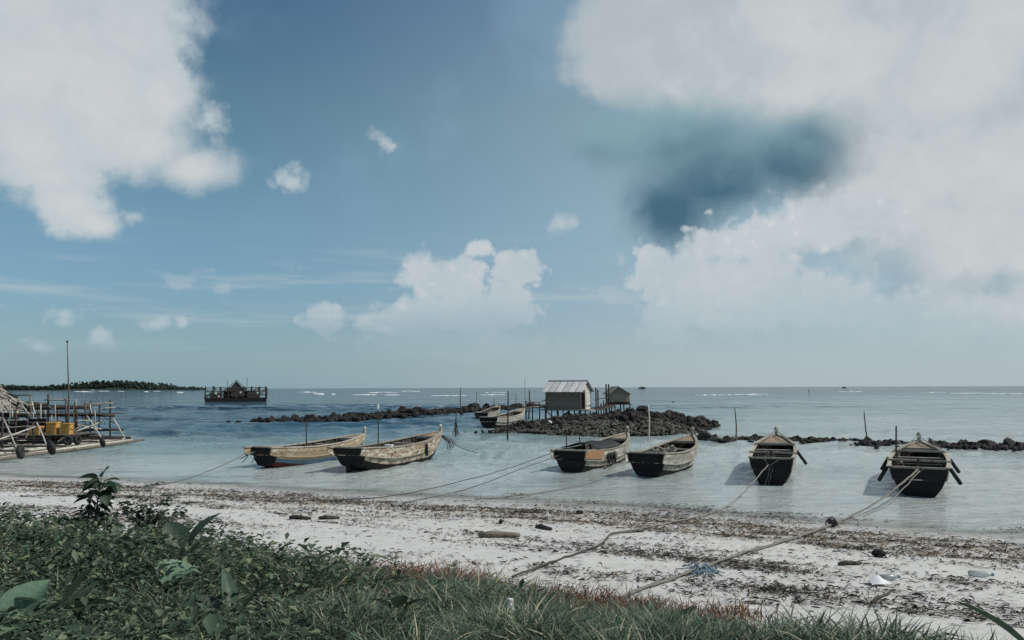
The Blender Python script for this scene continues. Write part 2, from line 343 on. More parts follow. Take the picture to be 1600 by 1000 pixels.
def leafmat(name, a, bcol, spec=.35, rough=.5, attr=False, stops=None):
    m, N, b = mat(name, rough, spec)
    if attr:
        t = N.n('ShaderNodeAttribute', attribute_name='tint').outputs['Fac']
        col = N.ramp(t, stops)
    else:
        oc = N.n('ShaderNodeTexCoord').outputs['Object']; rnd = N.n('ShaderNodeObjectInfo').outputs['Random']
        g = N.noise(oc, 14, 4, .6); col = N.mix(N.step(g, .3, .7), a, bcol)
        k = N.math('ADD', .7, N.math('MULTIPLY', rnd, .6)); col = N.mix(1.0, col, N.comb(k, k, k), 'MULTIPLY')
    N.put(b.inputs['Base Color'], col)
    tr = N.n('ShaderNodeBsdfTranslucent'); N.put(tr.inputs[0], col)
    mx = N.n('ShaderNodeMixShader'); mx.inputs[0].default_value = .28
    N.t.links.new(b.outputs[0], mx.inputs[1]); N.t.links.new(tr.outputs[0], mx.inputs[2])
    out = [n for n in N.t.nodes if n.type == 'OUTPUT_MATERIAL'][0]; N.t.links.new(mx.outputs[0], out.inputs[0])
    return m
M['grass'] = leafmat('grass_blades', None, None, .3, .55, True, [(0, (.024, .042, .026)), (.35, (.065, .11, .062)), (.7, (.14, .20, .125)), (.86, (.25, .28, .19)), (1, (.40, .36, .25))])
M['redgrass'] = leafmat('dry_red_grass', None, None, .2, .7, True, [(0, (.05, .028, .02)), (.4, (.15, .075, .048)), (.7, (.25, .16, .10)), (1, (.40, .34, .25))])
M['weeds'] = leafmat('low_weeds', None, None, .3, .55, True, [(0, (.018, .032, .020)), (.55, (.060, .098, .058)), (.9, (.15, .21, .12)), (1, (.24, .25, .15))])
M['leafdark'] = leafmat('dark_leaf', (.030, .050, .032, 1), (.060, .095, .060, 1))
M['leafmid'] = leafmat('mid_leaf', (.05, .085, .055, 1), (.085, .135, .085, 1))
M['leafpale'] = leafmat('pale_leaf', (.10, .17, .11, 1), (.15, .23, .15, 1))
M['stem'] = plain('plant_stem', (.04, .045, .03, 1), (.08, .08, .055, 1), 20, .8, .2, .2)
m, N, b = mat('seaweed_wrack', .85, .2)
t = N.n('ShaderNodeAttribute', attribute_name='tint').outputs['Fac']
N.put(b.inputs['Base Color'], N.ramp(t, [(0, (.012, .011, .010)), (.55, (.045, .039, .032)), (.8, (.13, .09, .055)), (1, (.27, .20, .12))])); M['wrack'] = m

# sand
m, N, b = mat('sand', .92, .2)
geo = N.n('ShaderNodeNewGeometry').outputs['Position']
inl = N.n('ShaderNodeAttribute', attribute_name='inland').outputs['Fac']
soil = N.n('ShaderNodeAttribute', attribute_name='soil').outputs['Fac']
g1 = N.noise(geo, 3.0, 8, .65); g2 = N.noise(geo, 40.0, 5, .7)
col = N.mix(N.step(g1, .3, .7), (.46, .455, .43, 1), (.54, .535, .51, 1))
sp = N.noise(N.vec('MULTIPLY', geo, (7, 16, 10)), 1.0, 8, .7)
col = N.mix(N.math('MULTIPLY', N.step(sp, .58, .70), .45), col, (.17, .15, .12, 1))
tn = N.noise(N.vec('MULTIPLY', geo, (.9, 2.0, 1)), 1.0, 6, .65)
bandt = N.math('MULTIPLY', N.step(inl, -.3, .8), N.step(inl, 4.5, 1.5))
col = N.mix(N.math('MULTIPLY', N.math('MULTIPLY', bandt, N.step(tn, .40, .62)), .55), col, (.32, .25, .17, 1))
wet = N.step(inl, 1.4, -.2)
col = N.mix(N.math('MULTIPLY', wet, .30), col, (.30, .30, .27, 1))
col = N.mix(N.math('MULTIPLY', soil, .93), col, (.028, .026, .02, 1))
N.put(b.inputs['Base Color'], col)
N.put(b.inputs['Roughness'], N.math('SUBTRACT', .92, N.math('MULTIPLY', wet, .45)))
bump(N, b, N.math('ADD', g1, N.math('MULTIPLY', g2, .25)), .5, .05); M['sand'] = m

# water
m, N, b = mat('sea_water', .06, .5)
geo = N.n('ShaderNodeNewGeometry').outputs['Position']
dep = N.n('ShaderNodeAttribute', attribute_name='depth').outputs['Fac']
dn = N.math('ADD', dep, N.math('MULTIPLY', N.math('SUBTRACT', N.noise(N.vec('MULTIPLY', geo, (.05, .10, 1)), 1.0, 5, .6), .5), .35))
body = N.ramp(dn, [(0.0, (.52, .54, .50)), (.18, (.43, .47, .445)), (.40, (.21, .295, .30)), (.72, (.035, .10, .15)), (1, (.016, .055, .09))])
weed = N.math('MULTIPLY', N.step(N.noise(N.vec('MULTIPLY', geo, (.16, .30, 1)), 1.0, 6, .66, .5), .52, .68), N.step(dep, .06, .22, 0.0, .55))
body = N.mix(weed, body, (.12, .17, .165, 1))
N.put(b.inputs['Base Color'], body); b.inputs['IOR'].default_value = 1.33
wash = N.noise(N.vec('MULTIPLY', geo, (.35, 1.6, 1)), 1.0, 6, .65, .6)
N.put(b.inputs['Alpha'], N.step(N.math('ADD', dep, N.math('MULTIPLY', N.math('SUBTRACT', wash, .55), .22)), .0, .24))
h1 = N.noise(N.vec('MULTIPLY', geo, (1.5, 4.0, 1)), 1.0, 4, .6, .4)
h2 = N.noise(N.vec('MULTIPLY', geo, (.25, .7, 1)), 1.0, 3, .5, .3)
h3 = N.noise(N.vec('MULTIPLY', geo, (5.0, 11.0, 1)), 1.0, 3, .6, .2)
calm = N.step(dep, .0, .5, .65, 1.0)
h4 = N.noise(N.vec('MULTIPLY', geo, (.75, .50, 1)), 1.0, 4, .6, .5)
h5 = N.noise(N.vec('MULTIPLY', geo, (.34, .15, 1)), 1.0, 3, .6, .6)
h6 = N.noise(N.vec('MULTIPLY', geo, (.07, .035, 1)), 1.0, 3, .6, .6)
far_ = N.step(N.vec('LENGTH', geo, out=1), 90, 165)
patch = N.step(N.noise(N.vec('MULTIPLY', geo, (.03, .06, 1)), 1.0, 4, .6), .35, .65, .45, 1.25)
chop = N.math('MULTIPLY', N.step(dep, .20, .60, .12, 1.0), patch)
hh = N.math('ADD', N.math('MULTIPLY', h1, .19), N.math('ADD', N.math('MULTIPLY', h2, .10), N.math('MULTIPLY', h3, .06)))
hh = N.math('ADD', hh, N.math('MULTIPLY', chop, N.math('ADD', N.math('MULTIPLY', h4, .22), N.math('MULTIPLY', far_, N.math('ADD', N.math('MULTIPLY', h5, 1.5), N.math('MULTIPLY', h6, 5.0))))))
nd = N.n('ShaderNodeBump'); nd.inputs['Distance'].default_value = 1.0; N.put(nd.inputs['Strength'], calm); N.put(nd.inputs['Height'], hh)
N.t.links.new(nd.outputs[0], b.inputs['Normal']); M['sea'] = m

# ------------------------------------------------------------------ ground, sea, far island
SHX = [-6000, -60, -30, -16.9, -11.0, -5.3, 0, 3.1, 5.7, 7.9, 9.9, 14, 30, 60, 6000]
SHY = [40, 40, 33, 27.0, 25.3, 22.6, 20.7, 19.4, 18.0, 16.6, 15.5, 13, 6, -2, -30]
GEX = [-6000, -40, -20, -12, -8.9, -6, -3.7, -2.1, -.75, .2, 1.3, 2.6, 3.3, 3.8, 4.3, 5.2, 8, 6000]
GEY = [28, 28, 20, 15.8, 13.9, 12.4, 11.5, 10.2, 9.5, 8.7, 8.4, 7.9, 7.2, 6.6, 5.2, 3.0, -2, -40]
def inland(x, y): return (np.interp(x, SHX, SHY) - y) * .9
def bankin(x, y): return np.interp(x, GEX, GEY) + (fbm(np.asarray(x) * .7, np.asarray(y) * .7, 3, 5) - .5) * 1.2 - y
def ground(x, y):
    t = inland(x, y)
    z = np.where(t > 0, .058 * np.minimum(t, 14) + .008 * np.clip(t - 14, 0, 20), np.maximum(.035 * t - .004 * np.minimum(t, 0) ** 2, -2.5))
    z = z + (fbm(np.asarray(x) * .35, np.asarray(y) * .5, 4, 2) - .5) * .14 * sstep(t, -1, 3)
    z = z + sstep(bankin(x, y), -.1, 2.6) * .38
    return z
def gz(x, y): return float(ground(np.array([x]), np.array([y]))[0])
def on_ground(px, py):                       # point of the real ground seen at that place
    z = .4
    for _ in range(12):
        p = at(px, py, z); z = max(gz(p.x, p.y), -.02)
    p = at(px, py, z); return Vector((p.x, p.y, z))
xs = np.concatenate([-np.geomspace(6000, 40, 18), np.arange(-38, 38.01, .25), np.geomspace(40, 6000, 18)])
ys = np.concatenate([-np.geomspace(6000, 9, 16), np.arange(-8, 40.01, .22), np.geomspace(42, 9000, 20)])
X, Y = np.meshgrid(xs, ys); Z = ground(X, Y); nx, ny = len(xs), len(ys)
idx = np.arange(nx * ny).reshape(ny, nx)
quads = np.stack([idx[:-1, :-1], idx[:-1, 1:], idx[1:, 1:], idx[1:, :-1]], -1).reshape(-1, 4)
tag(np_mesh('beach_ground', np.stack([X, Y, Z], -1).reshape(-1, 3), quads, M['sand'],
            {'inland': inland(X, Y).ravel(), 'soil': sstep(bankin(X, Y), -.15, .5).ravel()}, True), kind='structure')
rr = np.concatenate([np.linspace(6, 13.8, 8), np.geomspace(14, 165, 640), np.geomspace(170, 30000, 80)])
aa = np.radians(np.concatenate([np.linspace(-88, -40.5, 20), np.linspace(-40, 40, 560), np.linspace(40.5, 88, 20)]))
RR, AA = np.meshgrid(rr, aa, indexing='ij'); X = RR * np.sin(AA); Y = RR * np.cos(AA)
off = -inland(X, Y)
reach = np.interp(X / np.maximum(Y, 1), [-.8, -.45, -.1, .15, .5], [30, 38, 60, 220, 600])
dep = np.clip(off / 9, 0, .22) + np.clip((off - 4) / reach, 0, .8) * .98
idx = np.arange(X.size).reshape(X.shape)
quads = np.stack([idx[:-1, :-1], idx[1:, :-1], idx[1:, 1:], idx[:-1, 1:]], -1).reshape(-1, 4)
wr = random.Random(3); ZW = np.zeros_like(X); warp = (fbm(X * .12, Y * .12, 3, 91) - .5) * 9; warp2 = (fbm(X * .5, Y * .5, 2, 95) - .5) * 2.2
for k in range(20):                              # crossing wind waves, long and short
    wl = .55 * 1.13 ** k * wr.uniform(.9, 1.1); th = wr.gauss(-.5, .55); kx, ky = math.sin(th) * 2 * math.pi / wl, math.cos(th) * 2 * math.pi / wl
    ph = (X + warp2) * kx + (Y + warp * .35) * ky + wr.uniform(0, 6.28)
    res = sstep(wl / (RR * .0062), 2.2, 4.5)     # only waves the mesh can carry
    if wl > 1.5: res = res * sstep(off, 5, 24)      # the long ones die over the shallows
    ZW += (np.abs(np.sin(ph * .5)) * -1.0 + .64) * wl * .018 * res
gust = .35 + 1.3 * sstep(fbm(X * .035, Y * .06, 4, 97), .32, .68)
side = np.interp(X / np.maximum(Y, 1), [-.35, -.05, .12, .35], [1.5, 1.35, .75, .55])
ZW *= gust * side * (.40 + .60 * sstep(off, 3, 16)) * sstep(RR, 170, 120)
tag(np_mesh('sea', np.stack([X, Y, ZW], -1).reshape(-1, 3), quads, M['sea'], {'depth': dep.ravel()}, True), kind='structure')

# ------------------------------------------------------------------ rocks
def rock_mesh(sub, seed, name='rock'):
    bm = bmesh.new(); bmesh.ops.create_icosphere(bm, subdivisions=sub, radius=1); r = random.Random(seed)
    cuts = [(Vector((r.gauss(0, 1), r.gauss(0, 1), r.gauss(0, 1))).normalized(), r.uniform(.42, .80)) for _ in range(9)]
    for v in bm.verts:
        for n, d in cuts:
            e = v.co.dot(n) - d
            if e > 0: v.co -= n * e * .9
        v.co += Vector((r.gauss(0, .075), r.gauss(0, .075), r.gauss(0, .075)))
    me = bpy.data.meshes.new(name); bm.to_mesh(me); bm.free(); return me
ROCKS = [rock_mesh(2, 20 + k) for k in range(8)]
SMALL = [rock_mesh(1, 60 + k) for k in range(6)]
def mesh_np(me):
    v = np.zeros(len(me.vertices) * 3); me.vertices.foreach_get('co', v); f = np.zeros(len(me.loops), np.int64); me.loops.foreach_get('vertex_index', f)
    return v.reshape(-1, 3), f.reshape(-1, 3)
SMALL_NP = [mesh_np(q) for q in SMALL]
ROCKM = {}
def put_rock(p, s, mname, label, group, k):
    key = (k % 8, mname)
    if key not in ROCKM:
        me = ROCKS[k % 8].copy(); me.materials.append(M[mname]); ROCKM[key] = me
    o = bpy.data.objects.new('rock', ROCKM[key]); COL.objects.link(o)
    o.location = p; o.scale = s; o.rotation_euler = (random.uniform(-.4, .4), random.uniform(-.4, .4), random.uniform(0, 6.28))
    return tag(o, label, 'rock', group)
def rubble(name, pts, sizes, mt, flat=.7):
    vs, fs, o = [], [], 0
    for (x, y, z), s in zip(pts, sizes):
        v, f = SMALL_NP[random.randrange(6)]; a = random.uniform(0, 6.28); c, sn = math.cos(a), math.sin(a)
        q = v * np.array([s * random.uniform(.8, 1.4), s * random.uniform(.7, 1.1), s * flat * random.uniform(.7, 1.3)])
        q = np.stack([q[:, 0] * c - q[:, 1] * sn, q[:, 0] * sn + q[:, 1] * c, q[:, 2]], -1) + np.array([x, y, z])
        vs.append(q); fs.append(f + o); o += len(v)
    return tag(np_mesh(name, np.concatenate(vs), np.concatenate(fs), mt), kind='stuff')
def lerp_path(pts, t):
    n = len(pts) - 1; i = min(int(t * n), n - 1); return pts[i].lerp(pts[i + 1], t * n - i)
# low breakwater on the left
BW = [at(375, 661), at(430, 660), at(490, 661), at(545, 656), at(620, 651), at(700, 645), at(780, 640), at(860, 637)]
big = [(440, 660, 14, 15), (462, 660, 16, 18), (487, 661, 26, 28), (510, 661, 18, 12), (418, 660, 16, 9), (395, 660, 13, 9), (372, 661, 11, 6), (357, 660, 9, 5), (545, 656, 20, 14), (530, 656, 14, 9), (572, 654, 16, 12), (478, 663, 16, 5)]
for k, (px, py, w_, h_) in enumerate(big):
    p = at(px, py); d = p.y / F
    put_rock((p.x, p.y, .05), (w_ * d * .55, w_ * d * .5, h_ * d * .8), 'rockdark', 'dark jagged boulder at the near end of the long breakwater', 'boulders at the near end of the breakwater', k)
for k in range(64):
    t = .42 + .58 * (k + random.random() * .6) / 64; p = lerp_path(BW, t); s = random.uniform(.32, .75) * (1.35 if random.random() < .15 else 1)
    put_rock((p.x + random.uniform(-.6, .6), p.y + random.uniform(-1, 3), random.uniform(.1, .35)), (s * random.uniform(.9, 1.6), s, s * random.uniform(.7, 1.1)), random.choice(['rockdark', 'rockdark', 'rockbrown']), 'dark boulder in the long low breakwater left of the stilt hut', 'boulders of the long breakwater', k)
pts = []; sz = []
for k in range(1100):
    t = random.uniform(.03, 1) ** .8; p = lerp_path(BW, t); w = 1.0 if t < .4 else 2.6
    if t < .22 and random.random() < .75: continue
    pts.append((p.x + random.gauss(0, .9), p.y + random.gauss(0, w), random.uniform(-.1, .22))); sz.append(random.uniform(.25, .6))
rubble('breakwater_rubble', pts, sz, M['rockdark'])
# islet: a mound of stones under the hut
IC = Vector((6.3, 60)); 
def islet_h(x, y):
    x = np.asarray(x, float); y = np.asarray(y, float)
    cy = np.interp(x, [-1.5, 2, 8, 13, 16], [54.5, 57, 58.5, 60, 62]) + (fbm(x * .6, x * 0 + 3.3, 3, 14) - .5) * 2; hw = np.interp(x, [-1.7, 0, 2, 6, 10, 12.5, 14.3, 16], [0, 2.6, 5.5, 8.8, 8.5, 6, 2.2, 0])
    e = np.clip(1 - np.abs(y - cy) / np.maximum(hw, .01), -1, 1)
    top = np.interp(x, [-1.5, 1, 5, 8.5, 10, 12.5, 14.5, 16], [.15, .5, .85, 1.15, 1.1, .75, .42, .1])
    return np.where(e > 0, top * (1 - (1 - e) ** 1.7), -.4) + (fbm(x * .8, y * .8, 3, 9) - .5) * .55
gx = np.arange(-5, 20.1, .4); gy = np.arange(46, 72.1, .4); X, Y = np.meshgrid(gx, gy); Zs = islet_h(X, Y) - .12
idx = np.arange(X.size).reshape(X.shape); quads = np.stack([idx[:-1, :-1], idx[:-1, 1:], idx[1:, 1:], idx[1:, :-1]], -1).reshape(-1, 4)
tag(np_mesh('islet_terrain', np.stack([X, Y, Zs], -1).reshape(-1, 3), quads, M['rockbrown'], None, False), kind='structure')
n = 0; k = 0
while n < 130:
    k += 1; x = random.uniform(-3, 18); y = random.uniform(48, 68); h = float(islet_h(x, y))
    if h < -.05: continue
    front = y < 54.5
    s = random.uniform(.16, .32) if front else random.uniform(.22, .42) * (1.5 if random.random() < .15 else 1)
    put_rock((x, y, h + s * .1), (s * random.uniform(.9, 1.3), s, s * random.uniform(.65, .95)), random.choice(['rockgrey', 'rockgrey', 'rockbrown']) if front else random.choice(['rockdark', 'rockbrown', 'rockdark']),
             'grey green stone on the near foot of the hut islet' if front else 'dark brown stone heaped on the islet round the stilt hut', 'stones at the near foot of the islet' if front else 'stones heaped on the islet', k); n += 1
for nm, mt, lo, hi, cnt in (('islet_rubble', M['rockdark'], 54, 68, 2000), ('islet_shore_stones', M['rockgrey'], 48, 55, 2200), ('islet_brown_rubble', M['rockbrown'], 50, 66, 1500)):
    pts = []; sz = []
    while len(pts) < cnt:
        x = random.uniform(-3.3, 18.5); y = random.uniform(lo, hi); h = float(islet_h(x, y))
        if h < -.12: continue
        pts.append((x, y, h)); sz.append(random.uniform(.07, .17) if nm == 'islet_shore_stones' else random.uniform(.08, .20) * (2.0 if random.random() < .12 else 1))
    rubble(nm, pts, sz, mt)
# reef of stones running right
RF = [at(1085, 685), at(1130, 690), at(1200, 688), at(1280, 691), at(1350, 694), at(1430, 697), at(1520, 699), at(1600, 701), at(1680, 704)]
for k in range(92):
    t = (k + random.random()) / 92; p = lerp_path(RF, t); s = random.uniform(.15, .28) * (1.5 if random.random() < .25 else 1)
    put_rock((p.x + random.uniform(-.3, .3), p.y + random.gauss(0, .5), random.uniform(.02, .14)), (s * random.uniform(.9, 1.5), s, s * random.uniform(.7, 1.05)), random.choice(['rockdark', 'rockbrown', 'rockgrey']), 'wet dark stone in the thin reef line right of the islet', 'stones of the thin reef line', k)
pts = []; sz = []
for k in range(2000):
    p = lerp_path(RF, random.random()); pts.append((p.x, p.y + random.gauss(0, .8), random.uniform(-.02, .10))); sz.append(random.uniform(.08, .21))
rubble('reef_rubble', pts, sz, M['rockdark'])

# ------------------------------------------------------------------ boats
def lerp(a, b, t): return a + (b - a) * t
class Hull:
    tp = 2.5
    def __init__(s, L, B, h0, hm, h1, zst, flare=.0): s.L, s.B, s.h0, s.hm, s.h1, s.zst = L, B, h0, hm, h1, zst
    def w(s, t):
        m = s.B / 2
        if t < .45: return m * (.88 + .12 * math.sin(max(t, -.2) / .45 * math.pi / 2))
        return m * max(.05, 1 - ((t - .45) / .55) ** s.tp * .95)
    def sheer(s, t):
        if t < .35: return lerp(s.hm, s.h0, ((.35 - t) / .35) ** 1.6 if t >= 0 else 1 - t * .2)
        return lerp(s.hm, s.h1, ((t - .35) / .65) ** 2.0)
    def keel(s, t):
        b = lerp(-.22, s.zst, max(0, (.3 - t) / .3) ** 1.5) if t < .3 else -.22
        if t > .72: b = lerp(-.22, s.h1 - .42, ((t - .72) / .28) ** 2.2)
        return b
    PW = [0, .52, .74, .86, .92, .97, 1.0]; PZ = [0, .06, .34, .60, .605, .80, 1.0]
    def P(s, t, k, side=1, out=0.0):
        k0 = max(0, min(int(k), 5)); f = k - k0
        fw = lerp(s.PW[k0], s.PW[k0 + 1], f); fz = lerp(s.PZ[k0], s.PZ[k0 + 1], f)
        zb, h = s.keel(t), s.sheer(t)
        z = zb + fz * (h - zb); x = fw * s.w(t)
        y = t * s.L + (max(0, t - .7) / .3) ** 2 * (z - .3) * .35
        return Vector((side * (x + out), y, z))
def make_boat(label, stern, bow, B, h=(.76, .66, 1.0), zst=.0, upper='patchy', lower='patchy', bottom='tar', stripe=None, wing=.0, aft_board=None, rail='rail', wscale=1, group='wooden boats moored off the beach', fore=.16, tp=2.5):
    a, b_ = Vector(stern), Vector(bow); L = (b_ - a).length; rz = math.atan2(-(b_ - a).x, (b_ - a).y)
    root = thing('wooden_boat', label, 'boat', (a.x, a.y, 0), rz, group); root['len'] = L
    hu = Hull(L, B, *h, zst); hu.tp = tp; P = hu.P
    # inner shell
    mb = MB(); T = [i / 14 for i in range(15)]; ks = [0, 1, 2, 3, 4, 5, 6]
    for side in (1, -1):
        vs = [P(t, k, side, -.012) if k else P(t, 0, side) for t in T for k in ks]; nk = len(ks)
        mb.add(vs, [(i * nk + j, i * nk + j + 1, (i + 1) * nk + j + 1, (i + 1) * nk + j) for i in range(14) for j in range(nk - 1)])
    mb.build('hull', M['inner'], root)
    def plank(t0, t1, k0, k1, side, th, mt, name='plank', off=0, n=6):
        rings = []
        for i in range(n + 1):
            t = lerp(t0, t1, i / n); p, q = P(t, k0, side, off), P(t, k1, side, off)
            e = (q - p).normalized(); o = Vector((side * abs(e.z), 0, -side * e.x * side * side if False else -abs(e.x))) * th
            rings.append([p, q, q + o, p + o])
        return MB().strip(rings).build(name, mt, root)
    for side in (1, -1):
        cut = random.uniform(.42, .58)
        for (t0, t1) in ((.0, cut - .001), (cut + .001, .995)):
            plank(t0, t1, 0.02, 1.0, side, .02, M[bottom], 'bottom_plank')
            plank(t0, t1, 1.02, 1.97, side, .022, M[bottom])
        cut = random.uniform(.35, .65)
        for (t0, t1) in ((.0, cut - .001), (cut + .001, .995)): plank(t0, t1, 2.02, 2.98, side, .022, M[lower])
        cut = random.uniform(.35, .7)
        for (t0, t1) in ((-wing, cut - .001), (cut + .001, .995)): plank(t0, t1, 4.03, 4.96, side, .024, M[upper])
        cut = random.uniform(.3, .6)
        lo = -wing
        if aft_board and side == 1: plank(-wing, .20, 4.3, 6.1, side, .05, M[aft_board], 'new_board'); 
        for (t0, t1) in ((lo, cut - .001), (cut + .001, .995)): plank(t0, t1, 5.02, 5.98, side, .024, M[upper])
        if stripe: plank(0, .985, 1.80, 2.42, side, .034, M[stripe], 'painted_stripe', 0, 10)
        # rubbing strake and gunwale
        r = [];
        for i in range(13):
            t = lerp(-wing * .6, .99, i / 12); p = P(t, 3.5, side, .012); r.append([p + Vector((-.02 * side, 0, -.03)), p + Vector((.035 * side, 0, -.028)), p + Vector((.035 * side, 0, .03)), p + Vector((-.02 * side, 0, .032))])
        MB().strip(r).build('rubbing_strake', M[rail if upper != 'tan' else upper], root)
        r = []
        for i in range(15):
            t = lerp(-wing, .985, i / 14); p = P(t, 6, side) + Vector((0, 0, .012)); r.append([p + Vector((-.06 * side, 0, 0)), p + Vector((.05 * side, 0, 0)), p + Vector((.05 * side, 0, .04)), p + Vector((-.06 * side, 0, .042))])
        MB().strip(r).build('gunwale', M[rail], root)
    # transom boards
    for (k0, k1) in ((.02, 1.6), (1.62, 2.9), (2.92, 3.0), (4.0, 5.2), (5.22, 5.97)):
        if k1 - k0 < .1: continue
        p, q = P(0, k0), P(0, k1); rings = []
        pts = [P(0, k) for k in [k0] + [j for j in (1, 2, 3, 4, 5) if k0 + .05 < j < k1 - .05] + [k1]]
        ring = [Vector((v.x - .01, 0, v.z)) for v in pts] + [Vector((-v.x + .01, 0, v.z)) for v in reversed(pts)]
        MB().strip([[v + Vector((0, .03, 0)) for v in ring], [v + Vector((0, -.03 - .006 * random.random(), 0)) for v in ring]]).build('transom_board', M['tar'], root)
    z0 = hu.sheer(0); MB().box((0, -.005, z0 + .018), (2 * hu.w(0) - .1, .09, .05)).build('transom_cap', M[rail], root)
    # keel and stem
    kp = [P(t, 0) + Vector((0, 0, -.03)) for t in [i / 12 for i in range(13)]]
    MB().strip([[p + Vector((-.03, 0, -.05)), p + Vector((.03, 0, -.05)), p + Vector((.03, 0, .05)), p + Vector((-.03, 0, .05))] for p in kp]).build('keel', M['tar'], root)
    b0, b1 = P(1, 0), P(1, 6); b0.x = b1.x = 0; d = (b1 - b0).normalized(); st = []
    for f_, ww in ((-.1, .05), (.3, .06), (.7, .065), (1.0, .065), (1.0 + .17 / (b1 - b0).length, .055)):
        p = b0 + (b1 - b0) * f_ + Vector((0, .03 if f_ < 1.01 else .0, 0)); st.append([p + Vector((-ww, -.07, 0)), p + Vector((ww, -.07, 0)), p + Vector((ww * .7, .07, 0)), p + Vector((-ww * .7, .07, 0))])
    MB().strip(st).build('stem_post', M[rail], root)
    p = b1 + Vector((0, .02, .18)); MB().tube([p, p + Vector((0, 0, .05)), p + Vector((0, .01, .11)), p + Vector((0, .01, .16))], [.05, .085, .07, .03], 8).build('stem_head', M['greyplank'], root)
    # frames, thwarts, floor, foredeck
    for t in (.1, .2, .3, .4, .5, .6, .7, .8):
        for side in (1, -1):
            rings = []
            for k in (.6, 1.0, 2.0, 3.0, 5.0, 5.9):
                p = P(t, k, side, -.02); rings.append([p + Vector((-.05 * side, -.025, .03)), p + Vector((-.05 * side, .025, .03)), p + Vector((.0, .025, 0)), p + Vector((.0, -.025, 0))])
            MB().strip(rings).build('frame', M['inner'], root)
    for t, dz, mt in ((.16, .1, 'inner'), (.40, .10, 'inner'), (.62, .08, 'rail')):
        ww = hu.w(t); MB().box((0, t * L, hu.sheer(t) - dz), (2 * ww - .08, .16, .04)).build('thwart', M[mt], root)
    for j in range(4):
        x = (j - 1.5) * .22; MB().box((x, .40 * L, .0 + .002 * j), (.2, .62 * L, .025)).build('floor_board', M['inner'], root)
    n = 6
    for j in range(n):
        t0, t1 = lerp(1 - fore, .97, j / n) + .002, lerp(1 - fore, .97, (j + 1) / n) - .002; vs = []
        ring = []
        for t, s_ in ((t0, 1), (t1, 1), (t1, -1), (t0, -1)):
            p = P(t, 5.75, s_, -.02); ring.append(p)
        MB().strip([ring, [v + Vector((0, 0, .03 + .004 * random.random())) for v in ring]]).build('deck_plank', M['deck'], root)
    t = 1 - fore; z = hu.sheer(t) - .03; MB().box((0, t * L - .03, z), (2 * hu.w(t) - .02, .07, .09)).build('deck_beam', M[rail], root)
    return root, hu
def w2l(root, p): return Matrix.LocRotScale(root.location, root.rotation_euler, None).inverted() @ Vector(p)
def l2w(root, p): return Matrix.LocRotScale(root.location, root.rotation_euler, None) @ Vector(p)

b1, h1_ = make_boat('long tan wooden boat with a blue stripe above a red waterline', at(414, 731), at(564, 711), 1.5, h=(.76, .66, .93), zst=.06, upper='tan', lower='tan', stripe='blue', bottom='redpaint', wing=.07)
b2, h2_ = make_boat('weathered brown boat with patchy peeling sides and a dark rudder', at(548, 738), at(684, 712), 1.6, h=(.86, .75, 1.04), zst=.22, upper='patchy', lower='patchy', wing=.06)
b3, h3_ = make_boat('pale planked boat with an orange board at its stern and black tarpaulin amidships', at(893, 738), at(978, 714), 1.5, zst=.0, upper='greyplank', lower='greyplank', aft_board='orange', wing=.05)
b4, h4_ = make_boat('grey flaking boat with a net pile in its wide open hold', at(1012, 745), at(1080, 722), 1.55, h=(.78, .68, 1.05), zst=.0, upper='greyplank', lower='greyplank', wing=.06)
b5, h5_ = make_boat('dark sterned boat with an arched bow and a rope V at its stern', at(1206, 758), at(1214, 722), 1.42, h=(.80, .72, 1.05), upper='greyplank', lower='tar', wing=.0, fore=.22, tp=4.0)
b6, h6_ = make_boat('rightmost black sterned boat with four rubber fenders hanging off its sides', at(1437, 776), at(1438, 735), 1.62, h=(.76, .70, 1.0), upper='greyplank', lower='tar', wing=.0, fore=.16, tp=2.8)
# the rudder, masts and fittings of single boats
MB().box((0, -.10, .02), (.06, .34, .55)).build('rudder', M['tar'], b2)
for root, hu, t, x, top in ((b1, h1_, .42, -.2, 1.7), (b2, h2_, .36, -.4, 2.15), (b3, h3_, .1, -.45, 1.45)):
    p = Vector((x, t * hu.L, .02)); MB().tube([p, p + Vector((.02, .02, top * .5)), p + Vector((.0, .0, top))], [.028, .024, .018], 6).build('mast', M['darkpost'], root)
    if root is b2: MB().tube([p + Vector((0, 0, top - .02)), p + Vector((0, 0, top + .06)), p + Vector((0, 0, top + .2))], [.03, .05, .025], 8).build('mast_cap', M['white'], root)
def fender(root, p, d, L=.42, r=.055):
    p = Vector(p); d = Vector(d).normalized(); MB().tube([p, p + d * .03, p + d * (L - .03), p + d * L], [r * .7, r, r, r * .7], 9).build('fender', M['rubber'], root, True)
for (t, s) in ((.02, 1), (.02, -1), (.5, 1), (.5, -1)):
    p = h6_.P(t, 6, s, .05); fender(b6, p + Vector((0, 0, .02)), (s * .5, -.1, -.85), .48)
p = h5_.P(.52, 6, 1, .05); fender(b5, p, (.55, -.2, -.8), .55)
for k in range(3): MB().torus(h3_.P(.28 + .05 * k, 4.3, 1, .12), (1, .1 * k, 0), .17, .045).build('tyre_fender', M['rubber'], b3, True)
p = h2_.P(.62, 4.2, 1, .08); fender(b2, p + Vector((0, 0, .3)), (.05, 0, -1), .5, .07)
